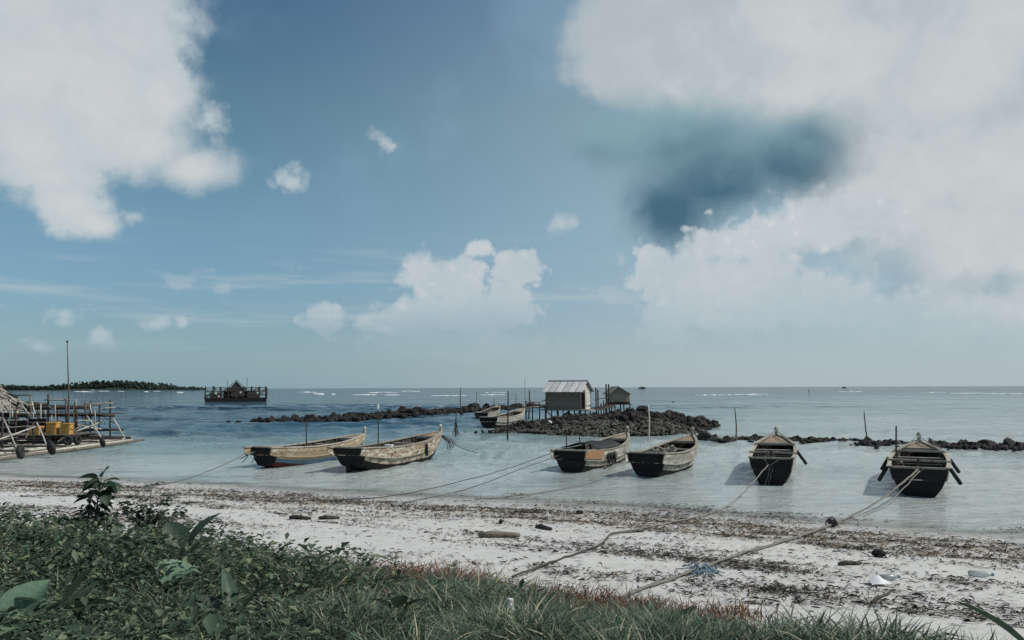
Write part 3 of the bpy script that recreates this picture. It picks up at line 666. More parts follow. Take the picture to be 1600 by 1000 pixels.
# arched rails at the bow of the boat with the V rope, posts
for root, hu in ((b5, h5_), (b6, h6_)):
    MB().box((0, .1, hu.sheer(0) + .10), (.07, .07, .26)).build('mooring_bitt', M['inner'], root)
    MB().beam((-hu.w(.3) - .06, .3 * hu.L, hu.sheer(.3) + .09), (hu.w(.3) + .06, .3 * hu.L, hu.sheer(.3) + .07), .07, .06).build('crossbar', M['rail'], root)
    MB().beam((-hu.w(.66), .66 * hu.L, hu.sheer(.66) + .10), (hu.w(.66), .66 * hu.L, hu.sheer(.66) + .10), .07, .06).build('crossbar', M['rail'], root)
MB().tube([(-.62, 3.4, .3), (-.63, 3.4, 1.0), (-.60, 3.42, 1.75)], [.03, .028, .025], 6).build('mast', M['darkpost'], b6)
# tarpaulin in the third boat
vs = []; nx_, ny_ = 9, 13
for j in range(ny_):
    t = lerp(.12, .52, j / (ny_ - 1))
    for i in range(nx_):
        u = i / (nx_ - 1) * 2 - 1; vs.append((u * (h3_.w(t) + .04), t * h3_.L, h3_.sheer(t) + .09 + .16 * (1 - u * u) + .05 * math.sin(3 * u + j) * (1 - u * u) - .06 * max(0, abs(u) - .9)))
mb = MB().add(vs, [(j * nx_ + i, j * nx_ + i + 1, (j + 1) * nx_ + i + 1, (j + 1) * nx_ + i) for j in range(ny_ - 1) for i in range(nx_ - 1)])
o = mb.build('tarpaulin', M['rubber'], b3, True); o.modifiers.new('thick', 'SOLIDIFY').thickness = .012
# coiled nets lying in the open boat: a thing of its own
mb = MB()
for k in range(16):
    c0 = Vector((random.uniform(-.42, .42), h4_.L * random.uniform(.12, .42), random.uniform(.35, .84)))
    mb.torus(c0, (random.gauss(0, .5), random.gauss(0, .5), 1), random.uniform(.12, .25), random.uniform(.02, .04), 12, 5)
o = mb.build('net_pile', M['rope']); o.matrix_world = Matrix.LocRotScale(b4.location, b4.rotation_euler, None)
tag(o, 'tangled pile of grey rope and net in the open hold of the grey boat', 'net')

def in_boat(o, b): o.matrix_world = Matrix.LocRotScale(b.location, b.rotation_euler, None) @ Matrix.Translation(o.location)
o = thing('tool_box', 'dark wooden box standing in the stern of the tan boat', 'box', (.1, h1_.L * .22, .02)); MB().box((0, 0, .32), (.62, .5, .6)).build('body', M['inner'], o); MB().box((0, 0, .64), (.68, .56, .035)).build('lid', M['greyplank'], o); in_boat(o, b1)
o = thing('bucket', 'small pale bucket standing amidships in the patchy brown boat', 'bucket', (.35, h2_.L * .30, .0)); MB().tube([(0, 0, .5), (0, 0, .51), (0, 0, .82)], [.1, .13, .17], 10).build('body', M['white'], o, True); MB().torus((0, 0, .83), (0, 0, 1), .17, .012, 12, 5).build('rim', M['white'], o); in_boat(o, b2)
mb = MB()
for k in range(12): mb.torus(Vector((random.uniform(-.35, .35), h5_.L * random.uniform(.3, .5), random.uniform(.3, .72))), (random.gauss(0, .5), random.gauss(0, .5), 1), random.uniform(.12, .24), .03, 12, 5)
o = mb.build('net_pile', M['darkrope']); tag(o, 'dark heap of net amidships in the boat with the arched bow', 'net'); in_boat(o, b5)
# two small boats by the islet
sb1, hs1 = make_boat('small grey boat moored farther off behind another beside the islet', at(752, 657), at(779, 647), 1.4, h=(.7, .6, 1.0), upper='greyplank', lower='tar', group='small boats beside the islet')
sb2, hs2 = make_boat('small weathered boat with a raised pale bow lying against the left tip of the islet', at(763, 669), at(818, 659), 1.6, h=(.8, .7, 1.15), upper='greyplank', lower='greyplank', group='small boats beside the islet')

# ------------------------------------------------------------------ ropes
def rope(name, label, pts, r, mt='rope', cat='rope', group=None, strands=1, jit=.01, n=6):
    P = catmull(pts, n); mb = MB(); r = r * .68
    for s in range(strands):
        q = [p + Vector((random.gauss(0, jit), random.gauss(0, jit), random.gauss(0, jit * .5))) + Vector((.0, s * r * 1.8, s * r * .5)) for p in P]
        mb.tube(q, r, 6)
    return tag(mb.build(name, M[mt], None, True), label, cat, group)
def g_(px, py, dz=.03): p = on_ground(px, py); return p + Vector((0, 0, dz))
def air(px, py, y): return atd(px, py, y)
s6 = l2w(b6, (0, -.06, .74)); s6a = l2w(b6, (-.16, -.05, .79)); s6b = l2w(b6, (.18, -.05, .79))
knot = g_(1300, 823, .05)
ropeA = [s6, s6.lerp(knot, .3) + Vector((0, 0, -.12)), s6.lerp(knot, .65) + Vector((0, 0, -.14)), knot, g_(1220, 850), g_(1160, 868), g_(1100, 890), g_(1050, 908), g_(1000, 925), g_(955, 945)]
rope('mooring_rope', 'thick doubled rope from the rightmost boat across the sand to the grass', ropeA, .022, strands=2, jit=.008)
ropeB = [s6 + Vector((.05, 0, -.02)), s6.lerp(knot, .35) + Vector((.04, 0, -.28)), s6.lerp(knot, .7) + Vector((.03, 0, -.24)), knot]
rope('mooring_rope', 'second slacker line hanging beside it from the rightmost boat to the knot', ropeB, .018)
rope('rope_bridle', 'short V bridle tied over the transom of the rightmost boat', [s6a, s6 + Vector((-.02, -.03, -.05)), s6 + Vector((0, -.05, -.08)), s6 + Vector((.04, -.03, -.05)), s6b], .016)
mb = MB()
for k in range(14): mb.torus(knot + Vector((random.gauss(0, .05), random.gauss(0, .05), random.uniform(0, .08))), (random.gauss(0, 1), random.gauss(0, 1), random.gauss(0, 1)), random.uniform(.04, .09), .016, 10, 5)
tag(mb.build('rope_knot', M['darkrope'], None, True), 'dark tangled knot where two ropes meet at the waterline', 'knot')
s5 = l2w(b5, (-.08, -.08, .62)); e5 = g_(1118, 801)
rope('mooring_rope', 'rope from the stern of the boat with the V rope down to the wet sand', [s5, s5.lerp(e5, .35) + Vector((0, 0, -.10)), s5.lerp(e5, .7) + Vector((0, 0, -.16)), e5, g_(1065, 815), g_(1000, 828), g_(955, 836)], .022)
rope('rope_bridle', 'pale V bridle over the transom of the boat left of the rightmost', [l2w(b5, (-.22, -.05, .83)), s5, l2w(b5, (.02, -.09, .64)), l2w(b5, (.30, -.05, .84))], .022)
rope('rope_tail', 'two loose rope ends dangling from the V bridle into the water', [l2w(b5, (-.02, -.1, .6)), l2w(b5, (-.10, -.14, .3)), l2w(b5, (-.22, -.2, -.03)), l2w(b5, (-.12, -.18, .0)), l2w(b5, (.04, -.1, .55))], .016)
s3 = l2w(b3, (-.62, -.1, .7)); e3 = at(610, 776) 
rope('mooring_rope', 'thin dark rope from the boat with the orange board reaching the shore far left', [s3, s3.lerp(e3, .3) + Vector((0, 0, -.12)), s3.lerp(e3, .65) + Vector((0, 0, -.12)), g_(612, 776, .02), g_(520, 783), g_(440, 785)], .017, 'darkrope')
e3 = at(700, 772)
rope('mooring_rope', 'second thin dark rope from the boat with the orange board slightly lower', [s3 + Vector((.2, 0, -.1)), s3.lerp(e3, .4) + Vector((0, 0, -.12)), s3.lerp(e3, .75) + Vector((0, 0, -.10)), g_(700, 773, .02), g_(640, 785)], .017, 'darkrope')
s4 = l2w(b4, (-.64, -.08, .62)); e4 = at(880, 765)
rope('mooring_rope', 'pale rope from the grey flaking boat dipping into the water toward shore', [l2w(b4, (-.3, .5, .8)), s4, s4.lerp(e4, .45) + Vector((0, 0, -.12)), e4 + Vector((0, 0, .03)), at(800, 776) + Vector((0, 0, .015)), g_(742, 782)], .022)
s1 = l2w(b1, (-.66, -.1, .62)); e1 = at(262, 757)
rope('mooring_rope', 'thin rope from the tan boat with a blue stripe down to the left shore', [s1, s1.lerp(e1, .3) + Vector((0, 0, -.10)), s1.lerp(e1, .7) + Vector((0, 0, -.1)), g_(262, 757), g_(232, 762)], .015, 'darkrope')
mb = MB()
for k in range(9):
    p = s1 + Vector((random.uniform(-.1, .3), random.uniform(-.2, .2), .0)); q = p + Vector((random.uniform(-.45, -.05), random.uniform(-.2, .1), random.uniform(-.45, .1)))
    mb.tube(catmull([p, p.lerp(q, .5) + Vector((0, 0, -.07)), q], 4), .017, 5)
tag(mb.build('rope_tangle', M['rope'], None, True), 'pale rope tangle hanging off the stern of the tan boat', 'rope')
mb = MB(); pb = l2w(b2, (0, h2_.L + .25, .9))
for k in range(8):
    q = pb + Vector((random.uniform(.2, .9), random.uniform(-.3, .2), -random.uniform(.35, .75))); mb.tube(catmull([pb, pb.lerp(q, .5) + Vector((.1, 0, .03)), q], 4), .016, 5)
mb.tube(catmull([pb, pb + Vector((.9, .4, -.6)), pb + Vector((1.9, .9, -.92))], 5), .015, 5)
tag(mb.build('rope_tangle', M['darkrope'], None, True), 'dark frayed ropes hanging off the bow of the patchy brown boat', 'rope')
rope('old_rope', 'frayed dark rope lying on the sand across the middle of the beach', [g_(800, 905), g_(850, 886), g_(900, 868), g_(940, 853), g_(955, 838), g_(1010, 830)], .022, 'darkrope')
# boat bow ropes of the two seen from behind
for root, hu, lab in ((b6, h6_, 'crossed thin lines over the foredeck of the rightmost boat'), (b5, h5_, 'crossed thin lines over the arched bow left of the rightmost boat')):
    t = hu.P(1, 6); t.x = 0; top = l2w(root, t + Vector((0, -.05, .22))); mb = MB()
    for s, f_ in ((1, .62), (-1, .62), (1, .75)):
        q = l2w(root, hu.P(f_, 6, s) + Vector((0, 0, .12))); mb.tube(catmull([top, top.lerp(q, .5) + Vector((0, 0, -.05)), q], 5), .014, 5)
    tag(mb.build('bow_line', M['rope'], None, True), lab, 'rope')

# ------------------------------------------------------------------ stakes in the water
def stake(px, py_top, py_base, label, r=.05, mt='post', lean=0, z0=0.0, y=None, kink=.03):
    p = at(px, py_base, z0) if y is None else atd(px, py_base, y); d = p.y
    top = atd(px + lean, py_top, d); mid = p.lerp(top, .5) + Vector((random.uniform(-kink, kink) * 2, 0, 0)); lo = p + Vector((0, 0, -.35))
    q = thing('mooring_stake', label, 'stake', (p.x, p.y, min(p.z, 0)), 0, 'wooden stakes standing in the shallows'); o = Vector(q.location)
    MB().tube(catmull([lo - o, p - o, mid - o, top - o], 3), [r * 1.1 - r * .5 * i / 9 for i in range(10)], 7).build('pole', M[mt], q, True); return q
stake(1013, 633, 690, 'bleached crooked stake standing before the middle of the islet', .055, 'palepole')
stake(1150, 638, 692, 'slim bent stake at the left end of the reef line', .05, 'post', -2)
stake(1355, 643, 688, 'thin leaning stake above the reef left of the rightmost boat', .045, 'post', -5)
stake(793, 611, 686, 'tall dark stake at the left tip of the islet', .06, 'darkpost', 1)
stake(712, 643, 681, 'short stake with hanging net right of the patchy boat', .05, 'darkpost', 1)
stake(720, 605, 650, 'tall thin stake beyond the breakwater', .06, 'darkpost', 0)
stake(745, 612, 645, 'thin stake behind the small grey boat', .05, 'post', 0)
stake(826, 609, 655, 'straight dark post left of the hut', .08, 'darkpost', 1)
stake(821, 592, 648, 'very tall thin bamboo rod left of the hut', .035, 'post', -1)
stake(906, 650, 690, 'thin stake in front of the islet behind the boat with the orange board', .035, 'darkpost', 0)
stake(772, 620, 642, 'thin stake between the breakwater and the hut', .05, 'darkpost', 0)
stake(806, 613, 642, 'slender post halfway between islet tip and hut', .05, 'darkpost', 0)
stake(1264, 608, 613, 'tiny far stake on the horizon right of the hut', .25, 'post', 0)
mb = MB(); p = at(712, 681)
for k in range(7):
    q = p + Vector((random.uniform(-.1, .1), 0, random.uniform(.5, .9))); mb.tube(catmull([q, q + Vector((random.uniform(-.15, .1), 0, -.35)), p + Vector((random.uniform(-.22, .3), 0, random.uniform(0, .15)))], 3), .02, 5)
tag(mb.build('net_scrap', M['darkrope'], None, True), 'dark scrap of net hanging on the short stake', 'net')

# ------------------------------------------------------------------ hut on stilts
def local_frame(root): return Matrix.LocRotScale(root.location, root.rotation_euler, None)
YH = 59.5; hc = atd(907, 640, YH)              # near corner of the hut at floor level
ang = R(-26)                                    # long wall runs away to the left
hut = thing('stilt_hut', 'wooden stilt hut with pale zinc roof and dark open doorway on the rock islet', 'hut', (hc.x, hc.y, 0), ang)
LW, WG, FZ, WH, RH = 2.75, 2.1, hc.z, 1.42, .68
# local: x from -LW to 0 along the front wall, y from 0 to WG back
nb = 9
def boards(pred, mt, n=9):
    for k in range(n):
        z0 = FZ + WH * k / n; pred(k, z0 + .002, z0 + WH / n - .002, mt)
boards(lambda k, a, b, mt: MB().box((-LW / 2 + random.uniform(-.03, .03), .0 + random.uniform(-.012, .012), (a + b) / 2), (LW - .06, .03, b - a)).build('wall_plank', mt, hut), M['hutwall'])
boards(lambda k, a, b, mt: MB().box((-LW / 2, WG + random.uniform(-.012, .012), (a + b) / 2), (LW - .06, .03, b - a)).build('wall_plank', mt, hut), M['hutwall'])
boards(lambda k, a, b, mt: MB().box((-LW, WG / 2, (a + b) / 2), (.03, WG - .06, b - a)).build('wall_plank', mt, hut), M['hutwall'])
boards(lambda k, a, b, mt: MB().box((.0 + random.uniform(-.01, .01), WG * .71, (a + b) / 2), (.03, WG * .56 - .03, b - a)).build('gable_plank', mt, hut), M['hutpale'], 8)
MB().box((.0, WG * .21, FZ + WH - .08), (.03, WG * .38, .16)).build('gable_plank', M['hutwall'], hut)
for k in range(3):
    z0 = FZ + WH + .01 + k * .19; f0 = 1 - k * .19 / RH; f1 = max(.05, 1 - (k + 1) * .19 / RH); y0, y1 = WG / 2 - WG / 2 * f0 * .94, WG / 2 + WG / 2 * f0 * .94; y2, y3 = WG / 2 - WG / 2 * f1 * .94, WG / 2 + WG / 2 * f1 * .94
    for xx in (.0, -LW):
        ring = [Vector((xx, y0, z0)), Vector((xx, y1, z0)), Vector((xx, y3, z0 + .18)), Vector((xx, y2, z0 + .18))]
        MB().strip([[v + Vector((-.015, 0, 0)) for v in ring], [v + Vector((.015, 0, 0)) for v in ring]]).build('gable_plank', M['hutpale'], hut)
for (x, y) in ((0, 0), (-LW, 0), (0, WG), (-LW, WG), (0, WG * .425)):
    MB().box((x, y, FZ + WH / 2), (.08, .08, WH + .02)).build('corner_post', M['post'], hut)
MB().box((-LW / 2 + .2, WG / 2, FZ - .04), (LW + .9, WG + .3, .07)).build('floor', M['hutwall'], hut)
MB().box((-.35, WG * .2, FZ + WH / 2), (.04, .02, .02)).build('door_latch', M['rubber'], hut)
for s in (1, -1):                                # roof sheets, corrugated
    n = 6
    for k in range(n):
        x0 = -LW - .25 + (LW + .5) * k / n; x1 = -LW - .25 + (LW + .5) * (k + 1) / n - .035; cols = 9
        top = []; bot = []
        for i in range(cols):
            x = lerp(x0, x1, i / (cols - 1)); dz = .02 * (i % 2) + .008 * (k % 2)
            yr, zr = WG / 2, FZ + WH + RH + .03 + dz; ye, ze = (WG / 2 - s * (WG / 2 + .28)), FZ + WH - .14 + dz + random.uniform(-.02, .02) * (i == 0)
            top.append(Vector((x, yr, zr))); bot.append(Vector((x, ye, ze)))
        vs = top + bot; o = MB().add(vs, [(i, i + 1, cols + i + 1, cols + i) for i in range(cols - 1)]).build('roof_sheet', M['tin'], hut)
        o.modifiers.new('thick', 'SOLIDIFY').thickness = .008
MB().beam((-LW - .26, WG / 2, FZ + WH + RH + .065), (.26, WG / 2, FZ + WH + RH + .065), .16, .03).build('ridge_cap', M['tin'], hut)
for x in (-LW, -LW * .66, -LW * .33, 0):
    for y in (.05, WG / 2, WG - .05):
        MB().tube([(x, y, FZ - .07), (x + random.uniform(-.05, .05), y, FZ - .5), (x + random.uniform(-.08, .08), y, -.1)], .05, 6).build('stilt', M['darkpost'], hut)
for (a, b) in (((-LW, .05, FZ - .1), (-LW * .66, .05, .3)), ((-LW * .33, .05, FZ - .1), (-LW * .66, .05, .4)), ((0, .05, FZ - .1), (-LW * .33, .05, .5))):
    MB().tube([a, b], .03, 5).build('brace', M['darkpost'], hut)
# the left landing of poles and the walkway to the right
jet = thing('pole_landing', 'rickety pole landing stage joining the left side of the zinc roofed hut', 'landing stage', (0, 0, 0))
A0, A1 = atd(822, 638, 59), atd(857, 636, 61)
for dy in (0, .8):
    MB().tube([A0 + Vector((0, dy, 0)), A0.lerp(A1, .5) + Vector((0, dy, .05)), A1 + Vector((0, dy, 0))], .05, 6).build('beam', M['palepole'], jet)
MB().tube([atd(824, 629, 59), atd(842, 628, 60), atd(857, 624, 61)], .035, 6).build('rail', M['post'], jet)
for px, pt in ((822, 626), (832, 633), (843, 630), (852, 634)):
    a = atd(px, pt, 59.6); MB().tube([a, a + Vector((0, 0, -a.z - .3))], .045, 6).build('post', M['darkpost'], jet)
for k in range(12):
    p = A0.lerp(A1, (k + .5) / 12) + Vector((0, .4, .06)); MB().box(p, (.11, 1.05, .025), Matrix.Rotation(.1 + random.uniform(-.06, .06), 3, 'Z')).build('plank', M['post'], jet)
wk = thing('walkway', 'low walkway of poles and planks between the two huts', 'walkway', (0, 0, 0))
B0, B1 = atd(930, 640, 61), atd(955, 634, 70)
for dy in (-.35, .35): MB().tube([B0 + Vector((dy, 0, 0)), B1 + Vector((dy, 0, 0))], .05, 6).build('beam', M['post'], wk)
MB().tube([atd(929, 625, 61), atd(943, 622, 66), atd(950, 621, 70)], .035, 6).build('rail', M['darkpost'], wk)
for k in range(16):
    p = B0.lerp(B1, (k + .5) / 16) + Vector((0, 0, .07)); MB().box(p, (.9, .22, .03), Matrix.Rotation(-.25, 3, 'Z')).build('plank', M['post'], wk)
for px, pt, yy in ((931, 606, 60.5), (934, 609, 62), (947, 600, 67), (951, 600, 68), (939, 630, 64), (943, 626, 66)):
    a = atd(px, pt, yy); MB().tube([a, a + Vector((.03, 0, -a.z + .1))], .065 if px > 945 else .05, 6).build('post', M['darkpost'], wk)
# the smaller hut behind
h2c = atd(984, 632, 76); hut2 = thing('small_hut', 'small dark hut with a peaked roof on stilts behind the zinc roofed one', 'hut', (h2c.x, h2c.y, 0), R(14))
W2, D2, Z2, H2 = 1.85, 1.5, h2c.z + .05, .95
for (c_, d_) in (((-W2 / 2, 0), 'x'), ((-W2 / 2, D2), 'x'), ((0, D2 / 2), 'y'), ((-W2, D2 / 2), 'y')):
    for k in range(5):
        z = Z2 + H2 * (k + .5) / 5; sz_ = (W2, .03, H2 / 5 - .012) if d_ == 'x' else (.03, D2, H2 / 5 - .012)
        MB().box((c_[0], c_[1], z), sz_).build('wall_plank', M['hutwall'] if k else M['tar'], hut2)
for s in (1, -1):
    ring = [Vector((-W2 * .64, -.25, Z2 + H2 + .66)), Vector((-W2 * .64, D2 + .2, Z2 + H2 + .66)), Vector((-W2 * .64 + s * (W2 * .64 if s > 0 else W2 * .46) + s * .05, D2 + .2, Z2 + H2 - .05)), Vector((-W2 * .64 + s * (W2 * .64 if s > 0 else W2 * .46) + s * .05, -.25, Z2 + H2 - .05))]
    MB().strip([ring, [v + Vector((0, 0, .05)) for v in ring]]).build('roof', M['thatch'], hut2)
MB().add([(-W2 * 1.1, -.01, Z2 + H2), (0, -.01, Z2 + H2), (-W2 * .64, -.01, Z2 + H2 + .62), (-W2 * 1.1, -.04, Z2 + H2), (0, -.04, Z2 + H2), (-W2 * .64, -.04, Z2 + H2 + .62)], [(0, 1, 2), (3, 5, 4), (0, 3, 4, 1), (1, 4, 5, 2), (2, 5, 3, 0)]).build('gable', M['hutwall'], hut2)
for x in (-W2, -W2 / 2, 0):
    for y in (0, D2): MB().tube([(x, y, Z2), (x + .03, y, .0)], .06, 6).build('stilt', M['darkpost'], hut2)
MB().box((-W2 / 2, D2 / 2, Z2 - .04), (W2 + .3, D2 + .3, .06)).build('floor', M['darkpost'], hut2)
# bare sticks leaning on the islet
def stick(pts, label, r=.03, mt='palepole'):
    return tag(MB().tube(catmull(pts, 4), r, 6).build('driftwood_stick', M[mt], None, True), label, 'stick')
stick([atd(918, 648, 57), atd(930, 655, 55.5), atd(937, 663, 54)], 'pale driftwood stick leaning on the stones below the hut')
mb = MB(); c0 = atd(857, 657, 54)
tag(MB().tube([c0, c0 + Vector((.12, 0, -.12)), c0 + Vector((.2, 0, -.2))], [.05, .09, .05], 8).build('plastic_bag', M['white'], None, True), 'small white scrap of plastic on the dark stones below the hut', 'litter')

# ------------------------------------------------------------------ fishing raft on the left
raft = thing('fishing_raft', 'large bamboo fishing raft with pole frames and a thatched shelter at the left edge', 'raft', (-21.7, 40, 0))
ro = Vector(raft.location)
def rl(p): return Vector(p) - ro
def pole(name, a, b, r, mt='bamboo', n=3):
    a, b = rl(a), rl(b); r = r * .78; mid = [a.lerp(b, i / n) + Vector((random.gauss(0, r * .35), random.gauss(0, r * .35), random.gauss(0, r * .35))) * (0 < i < n) for i in range(n + 1)]
    return MB().tube(mid, [r * (1 - .15 * i / n) for i in range(n + 1)], 7).build(name, M[mt], raft, True)
for k in range(6):                               # floor logs along the near long side
    for j in range(2): x = -21.5 - k * .95 + .40 * j; pole('log', (x - .25, 30 - random.random(), .10 + .05 * (j % 2)), (x + .15, 46.6 + random.uniform(-1.8, 1.0) - k * .3, .12), .10, ('bamboo', 'post')[(j + k // 2) % 2], 5)
for k in range(5): pole('log', (-27.5 - k * 1.7, 31, .1), (-27.5 - k * 1.7, 47.5, .1), .13, random.choice(['bamboo', 'post']), 5)
for y in (33, 36, 39, 42, 44.5): pole('cross_beam', (-34, y, .27), (-21.5, y + .1, .27), .075, 'darkpost', 4)
def fr(px, py, y): return atd(px, py, y)
def fpole(name, a, b, r, m_): pole(name, fr(*a), fr(*b), r, m_)
pole('cross_beam', (-34, 47.3, .2), (-22.0, 46.7, .2), .13, 'darkpost', 4)
for (px, pt, pb, y) in ((3, 645, 700, 38), (24, 640, 690, 42), (47, 618, 684, 45), (75, 615, 684, 46), (103, 622, 684, 46), (121, 640, 684, 45), (133, 625, 684, 46), (141, 627, 676, 47.5), (172, 624, 682, 46.5), (60, 628, 676, 49), (90, 632, 676, 49), (118, 628, 676, 50), (155, 630, 674, 50), (52, 660, 694, 41), (27, 628, 684, 46)):
    fpole('post', (px + random.uniform(-1, 1), pt, y), (px, pb, y), .065, random.choice(['post', 'darkpost', 'darkpost']))
fpole('deck_beam', (-60, 653, 46), (179, 649, 46.3), .13, 'darkpost'); fpole('deck_beam', (-60, 650, 48.5), (165, 647, 48.8), .13, 'darkpost')
fpole('deck_beam', (-60, 663, 44), (100, 660, 44), .10, 'darkpost'); fpole('deck_beam', (120, 673, 46.2), (193, 671, 46.4), .10, 'darkpost')
fpole('deck_beam', (20, 639, 47), (143, 636, 47.5), .15, 'darkpost'); fpole('deck_beam', (-40, 633, 48), (75, 632, 48), .14, 'darkpost')
for j in range(32):
    c_ = fr(175 - j * 7.2, 650, 47.4); MB().box(rl(c_ + Vector((0, 0, .13 + .006 * (j % 3)))), (.24, 2.9 + random.uniform(-.4, .3), .04)).build('deck_plank', M['darkpost'], raft)
for j in range(24): MB().box(rl((-22.9 - j * .42, 43.0, .62 + .004 * (j % 3))), (.38, 2.4, .03)).build('deck_plank', M['post'], raft)
for j in range(9): MB().box(rl((-25.6 - j * .5, 43.9 + random.uniform(0, .2), 1.0 + random.uniform(-.05, .1))), (.46, .04, .8)).build('dark_board', M['tar'], raft)  # row of black upright boards making the dark mass on the raft
pole('deck_beam', (-34, 42, .55), (-22.5, 42, .55), .07, 'darkpost'); pole('deck_beam', (-34, 44, .55), (-22.5, 44, .55), .07, 'darkpost')
for (a, b, m_) in (((70, 625, 46), (109, 625, 46), 'bamboo'), ((131, 631, 46), (177, 630, 46.4), 'bamboo'), ((27, 618, 46), (50, 617, 45.5), 'post'), ((-20, 658, 43), (42, 656, 43), 'bamboo'), ((130, 665, 46), (160, 658, 47), 'bamboo'), ((-30, 627, 49), (60, 629, 49), 'darkpost'), ((60, 634, 49), (160, 633, 50), 'post'), ((0, 668, 40), (55, 666, 41), 'post')):
    fpole('rail', a, b, .055, m_)
for (a, b, m_) in (((136, 650, 46), (158, 684, 44.5), 'bamboo'), ((110, 677, 44), (160, 658, 46.5), 'bamboo'), ((122, 664, 45), (165, 672, 46.5), 'bamboo'), ((176, 652, 46.3), (195, 684, 46), 'bamboo'), ((57, 660, 42), (72, 694, 41), 'bamboo'), ((5, 654, 38), (27, 703, 36.5), 'bamboo'), ((0, 686, 36), (55, 667, 41), 'bamboo'), ((30, 626, 46), (47, 650, 45), 'palepole'), ((75, 634, 46), (92, 647, 46), 'palepole'), ((29, 640, 45), (24, 650, 44), 'palepole'), ((50, 628, 45.5), (55, 647, 45), 'palepole'), ((40, 684, 40), (48, 668, 41), 'post'), ((-10, 690, 38), (30, 683, 42), 'post'), ((141, 630, 47), (143, 648, 47), 'palepole'), ((90, 690, 41), (130, 662, 45), 'post')):
    fpole('brace', a, b, .05, m_)
for k in range(26):                              # the tangle of thin poles
    px = random.uniform(-20, 165); y = random.uniform(42, 49); py = random.uniform(630, 676); fpole('brace', (px, py, y), (px + random.uniform(-45, 45), py + random.choice([0, 0, random.uniform(-26, 26)]), y + random.uniform(-2, 2)), .036, random.choice(['bamboo', 'post', 'darkpost', 'palepole']))
for k in range(16): px = random.uniform(-20, 165); y = random.uniform(44, 49); fpole('post', (px, random.uniform(622, 650), y), (px, 682, y), .04, random.choice(['post', 'darkpost', 'bamboo']))
mst = atd(105, 690, 43.6); mt_ = atd(105, 534, 43.6)
MB().tube([rl((mst.x, mst.y, .1)), rl((mst.x, mst.y, 2.4)), rl((mt_.x, mt_.y, mt_.z))], [.055, .045, .022], 7).build('mast', M['post'], raft, True)
MB().tube([rl(mt_ + Vector((0, 0, -.04))), rl(mt_ + Vector((0, 0, .06)))], .05, 7).build('mast_cap', M['rubber'], raft)
# shelter of thatch: many overlapping bundles
apex = atd(-22, 588, 46); 
mb = MB().add([rl((apex.x - 3.5, 44.0, 1.5)), rl((apex.x + 1.9, 44.0, 1.75)), rl((apex.x + 1.9, 48.0, 1.75)), rl((apex.x - 3.5, 48, 1.5)), rl((apex.x - 2.5, 46, apex.z - .1)), rl((apex.x, 46, apex.z - .1))], [(0, 1, 5, 4), (1, 2, 5), (2, 3, 4, 5), (3, 0, 4), (0, 3, 2, 1)]); shl = mb.build('thatch_roof', M['thatch'], raft)
mb = MB()
for k in range(420):
    u, w = random.random(), random.random() ** .8
    if random.random() < .6: a = Vector((lerp(apex.x - 3.5, apex.x + 1.9, u), 44.0, lerp(1.5, 1.75, u))); e = Vector((lerp(apex.x - 2.5, apex.x, u), 46, apex.z))
    else: a = Vector((apex.x + 1.9, lerp(44, 48, u), 1.75)); e = Vector((apex.x, 46, apex.z))
    p = a.lerp(e, w); d = (a - e).normalized() * random.uniform(.3, .6); d += Vector((random.gauss(0, .1), random.gauss(0, .1), random.uniform(-.02, .08)))
    s = d.cross(Vector((0, 0, 1))).normalized() * random.uniform(.05, .11); p += Vector((.02, -.05, .05))
    mb.add([rl(p - s), rl(p + s), rl(p + d + s * .6), rl(p + d - s * .6)], [(0, 1, 2, 3)])
tag(mb.build('thatch_tuft', M['thatch'], shl), kind='stuff')
for (x, y) in ((apex.x + 1.5, 44.4), (apex.x + 1.5, 47.6), (apex.x - 2, 44.4)): pole('post', (x, y, .2), (x, y, 2.0), .06, 'darkpost')
# crates, floats and tyres of the raft
def crate(p, d, label, rz=.1):
    r = thing('crate', label, 'crate', p, rz, 'yellow crates on the raft'); w, l, h = d; t = .03
    for nm, c_, s_ in (('side_panel', (w / 2, 0, h / 2), (t, l, h)), ('side_panel', (-w / 2, 0, h / 2), (t, l, h)), ('side_panel', (0, l / 2, h / 2), (w - t - .004, t, h)), ('side_panel', (0, -l / 2, h / 2), (w - t - .004, t, h)), ('bottom', (0, 0, .02), (w - .07, l - .07, .03))):
        MB().box(c_, s_).build(nm, M['yellow'], r)
    for z in (h * .35, h * .66): MB().box((0, -l / 2 - .022, z), (w - .08, .02, .035)).build('rib', M['yellow'], r)
    MB().box((0, 0, h - .02), (w + .07, l + .07, .05)).build('lid', M['yellow'], r)
crate((-24.9, 42.35, .64), (.52, .5, .42), 'low yellow crate at the left of the row on the raft')
crate((-24.1, 42.5, .64), (.46, .5, .62), 'tall yellow crate in the middle of the row on the raft')
crate((-23.42, 42.6, .64), (.42, .48, .56), 'yellow crate nearest the mast on the raft')
for px, py, rr_, lab, ax in ((32, 706, .40, 'large black tyre nearest the camera hanging on the raft edge', (1, .25, .15)), (80, 700, .42, 'wide black tyre on the raft edge below the yellow crates', (.75, .8, .3)), (106, 688, .33, 'upright ring tyre below the mast of the raft', (.5, -1, 0)), (121, 687, .36, 'black tyre on the raft just right of the mast', (1, -.1, .1)), (160, 691, .34, 'black tyre near the far tip of the raft', (.8, .7, .3)), (87, 684, .28, 'small black tyre behind the others on the raft', (.3, -1, 0))):
    p = at(px, py, .42); tag(MB().torus(p, ax, rr_ * .50, rr_ * .27, 16, 8).build('tyre', M['rubber'], None, True), lab, 'tyre', 'tyres hung on the raft')
tag(MB().tube([at(58, 668, 1.0), at(58, 668, 1.0) + Vector((0, 0, .2))], .1, 8).build('bucket', M['rubber']), 'dark bucket left of the yellow crates', 'bucket')

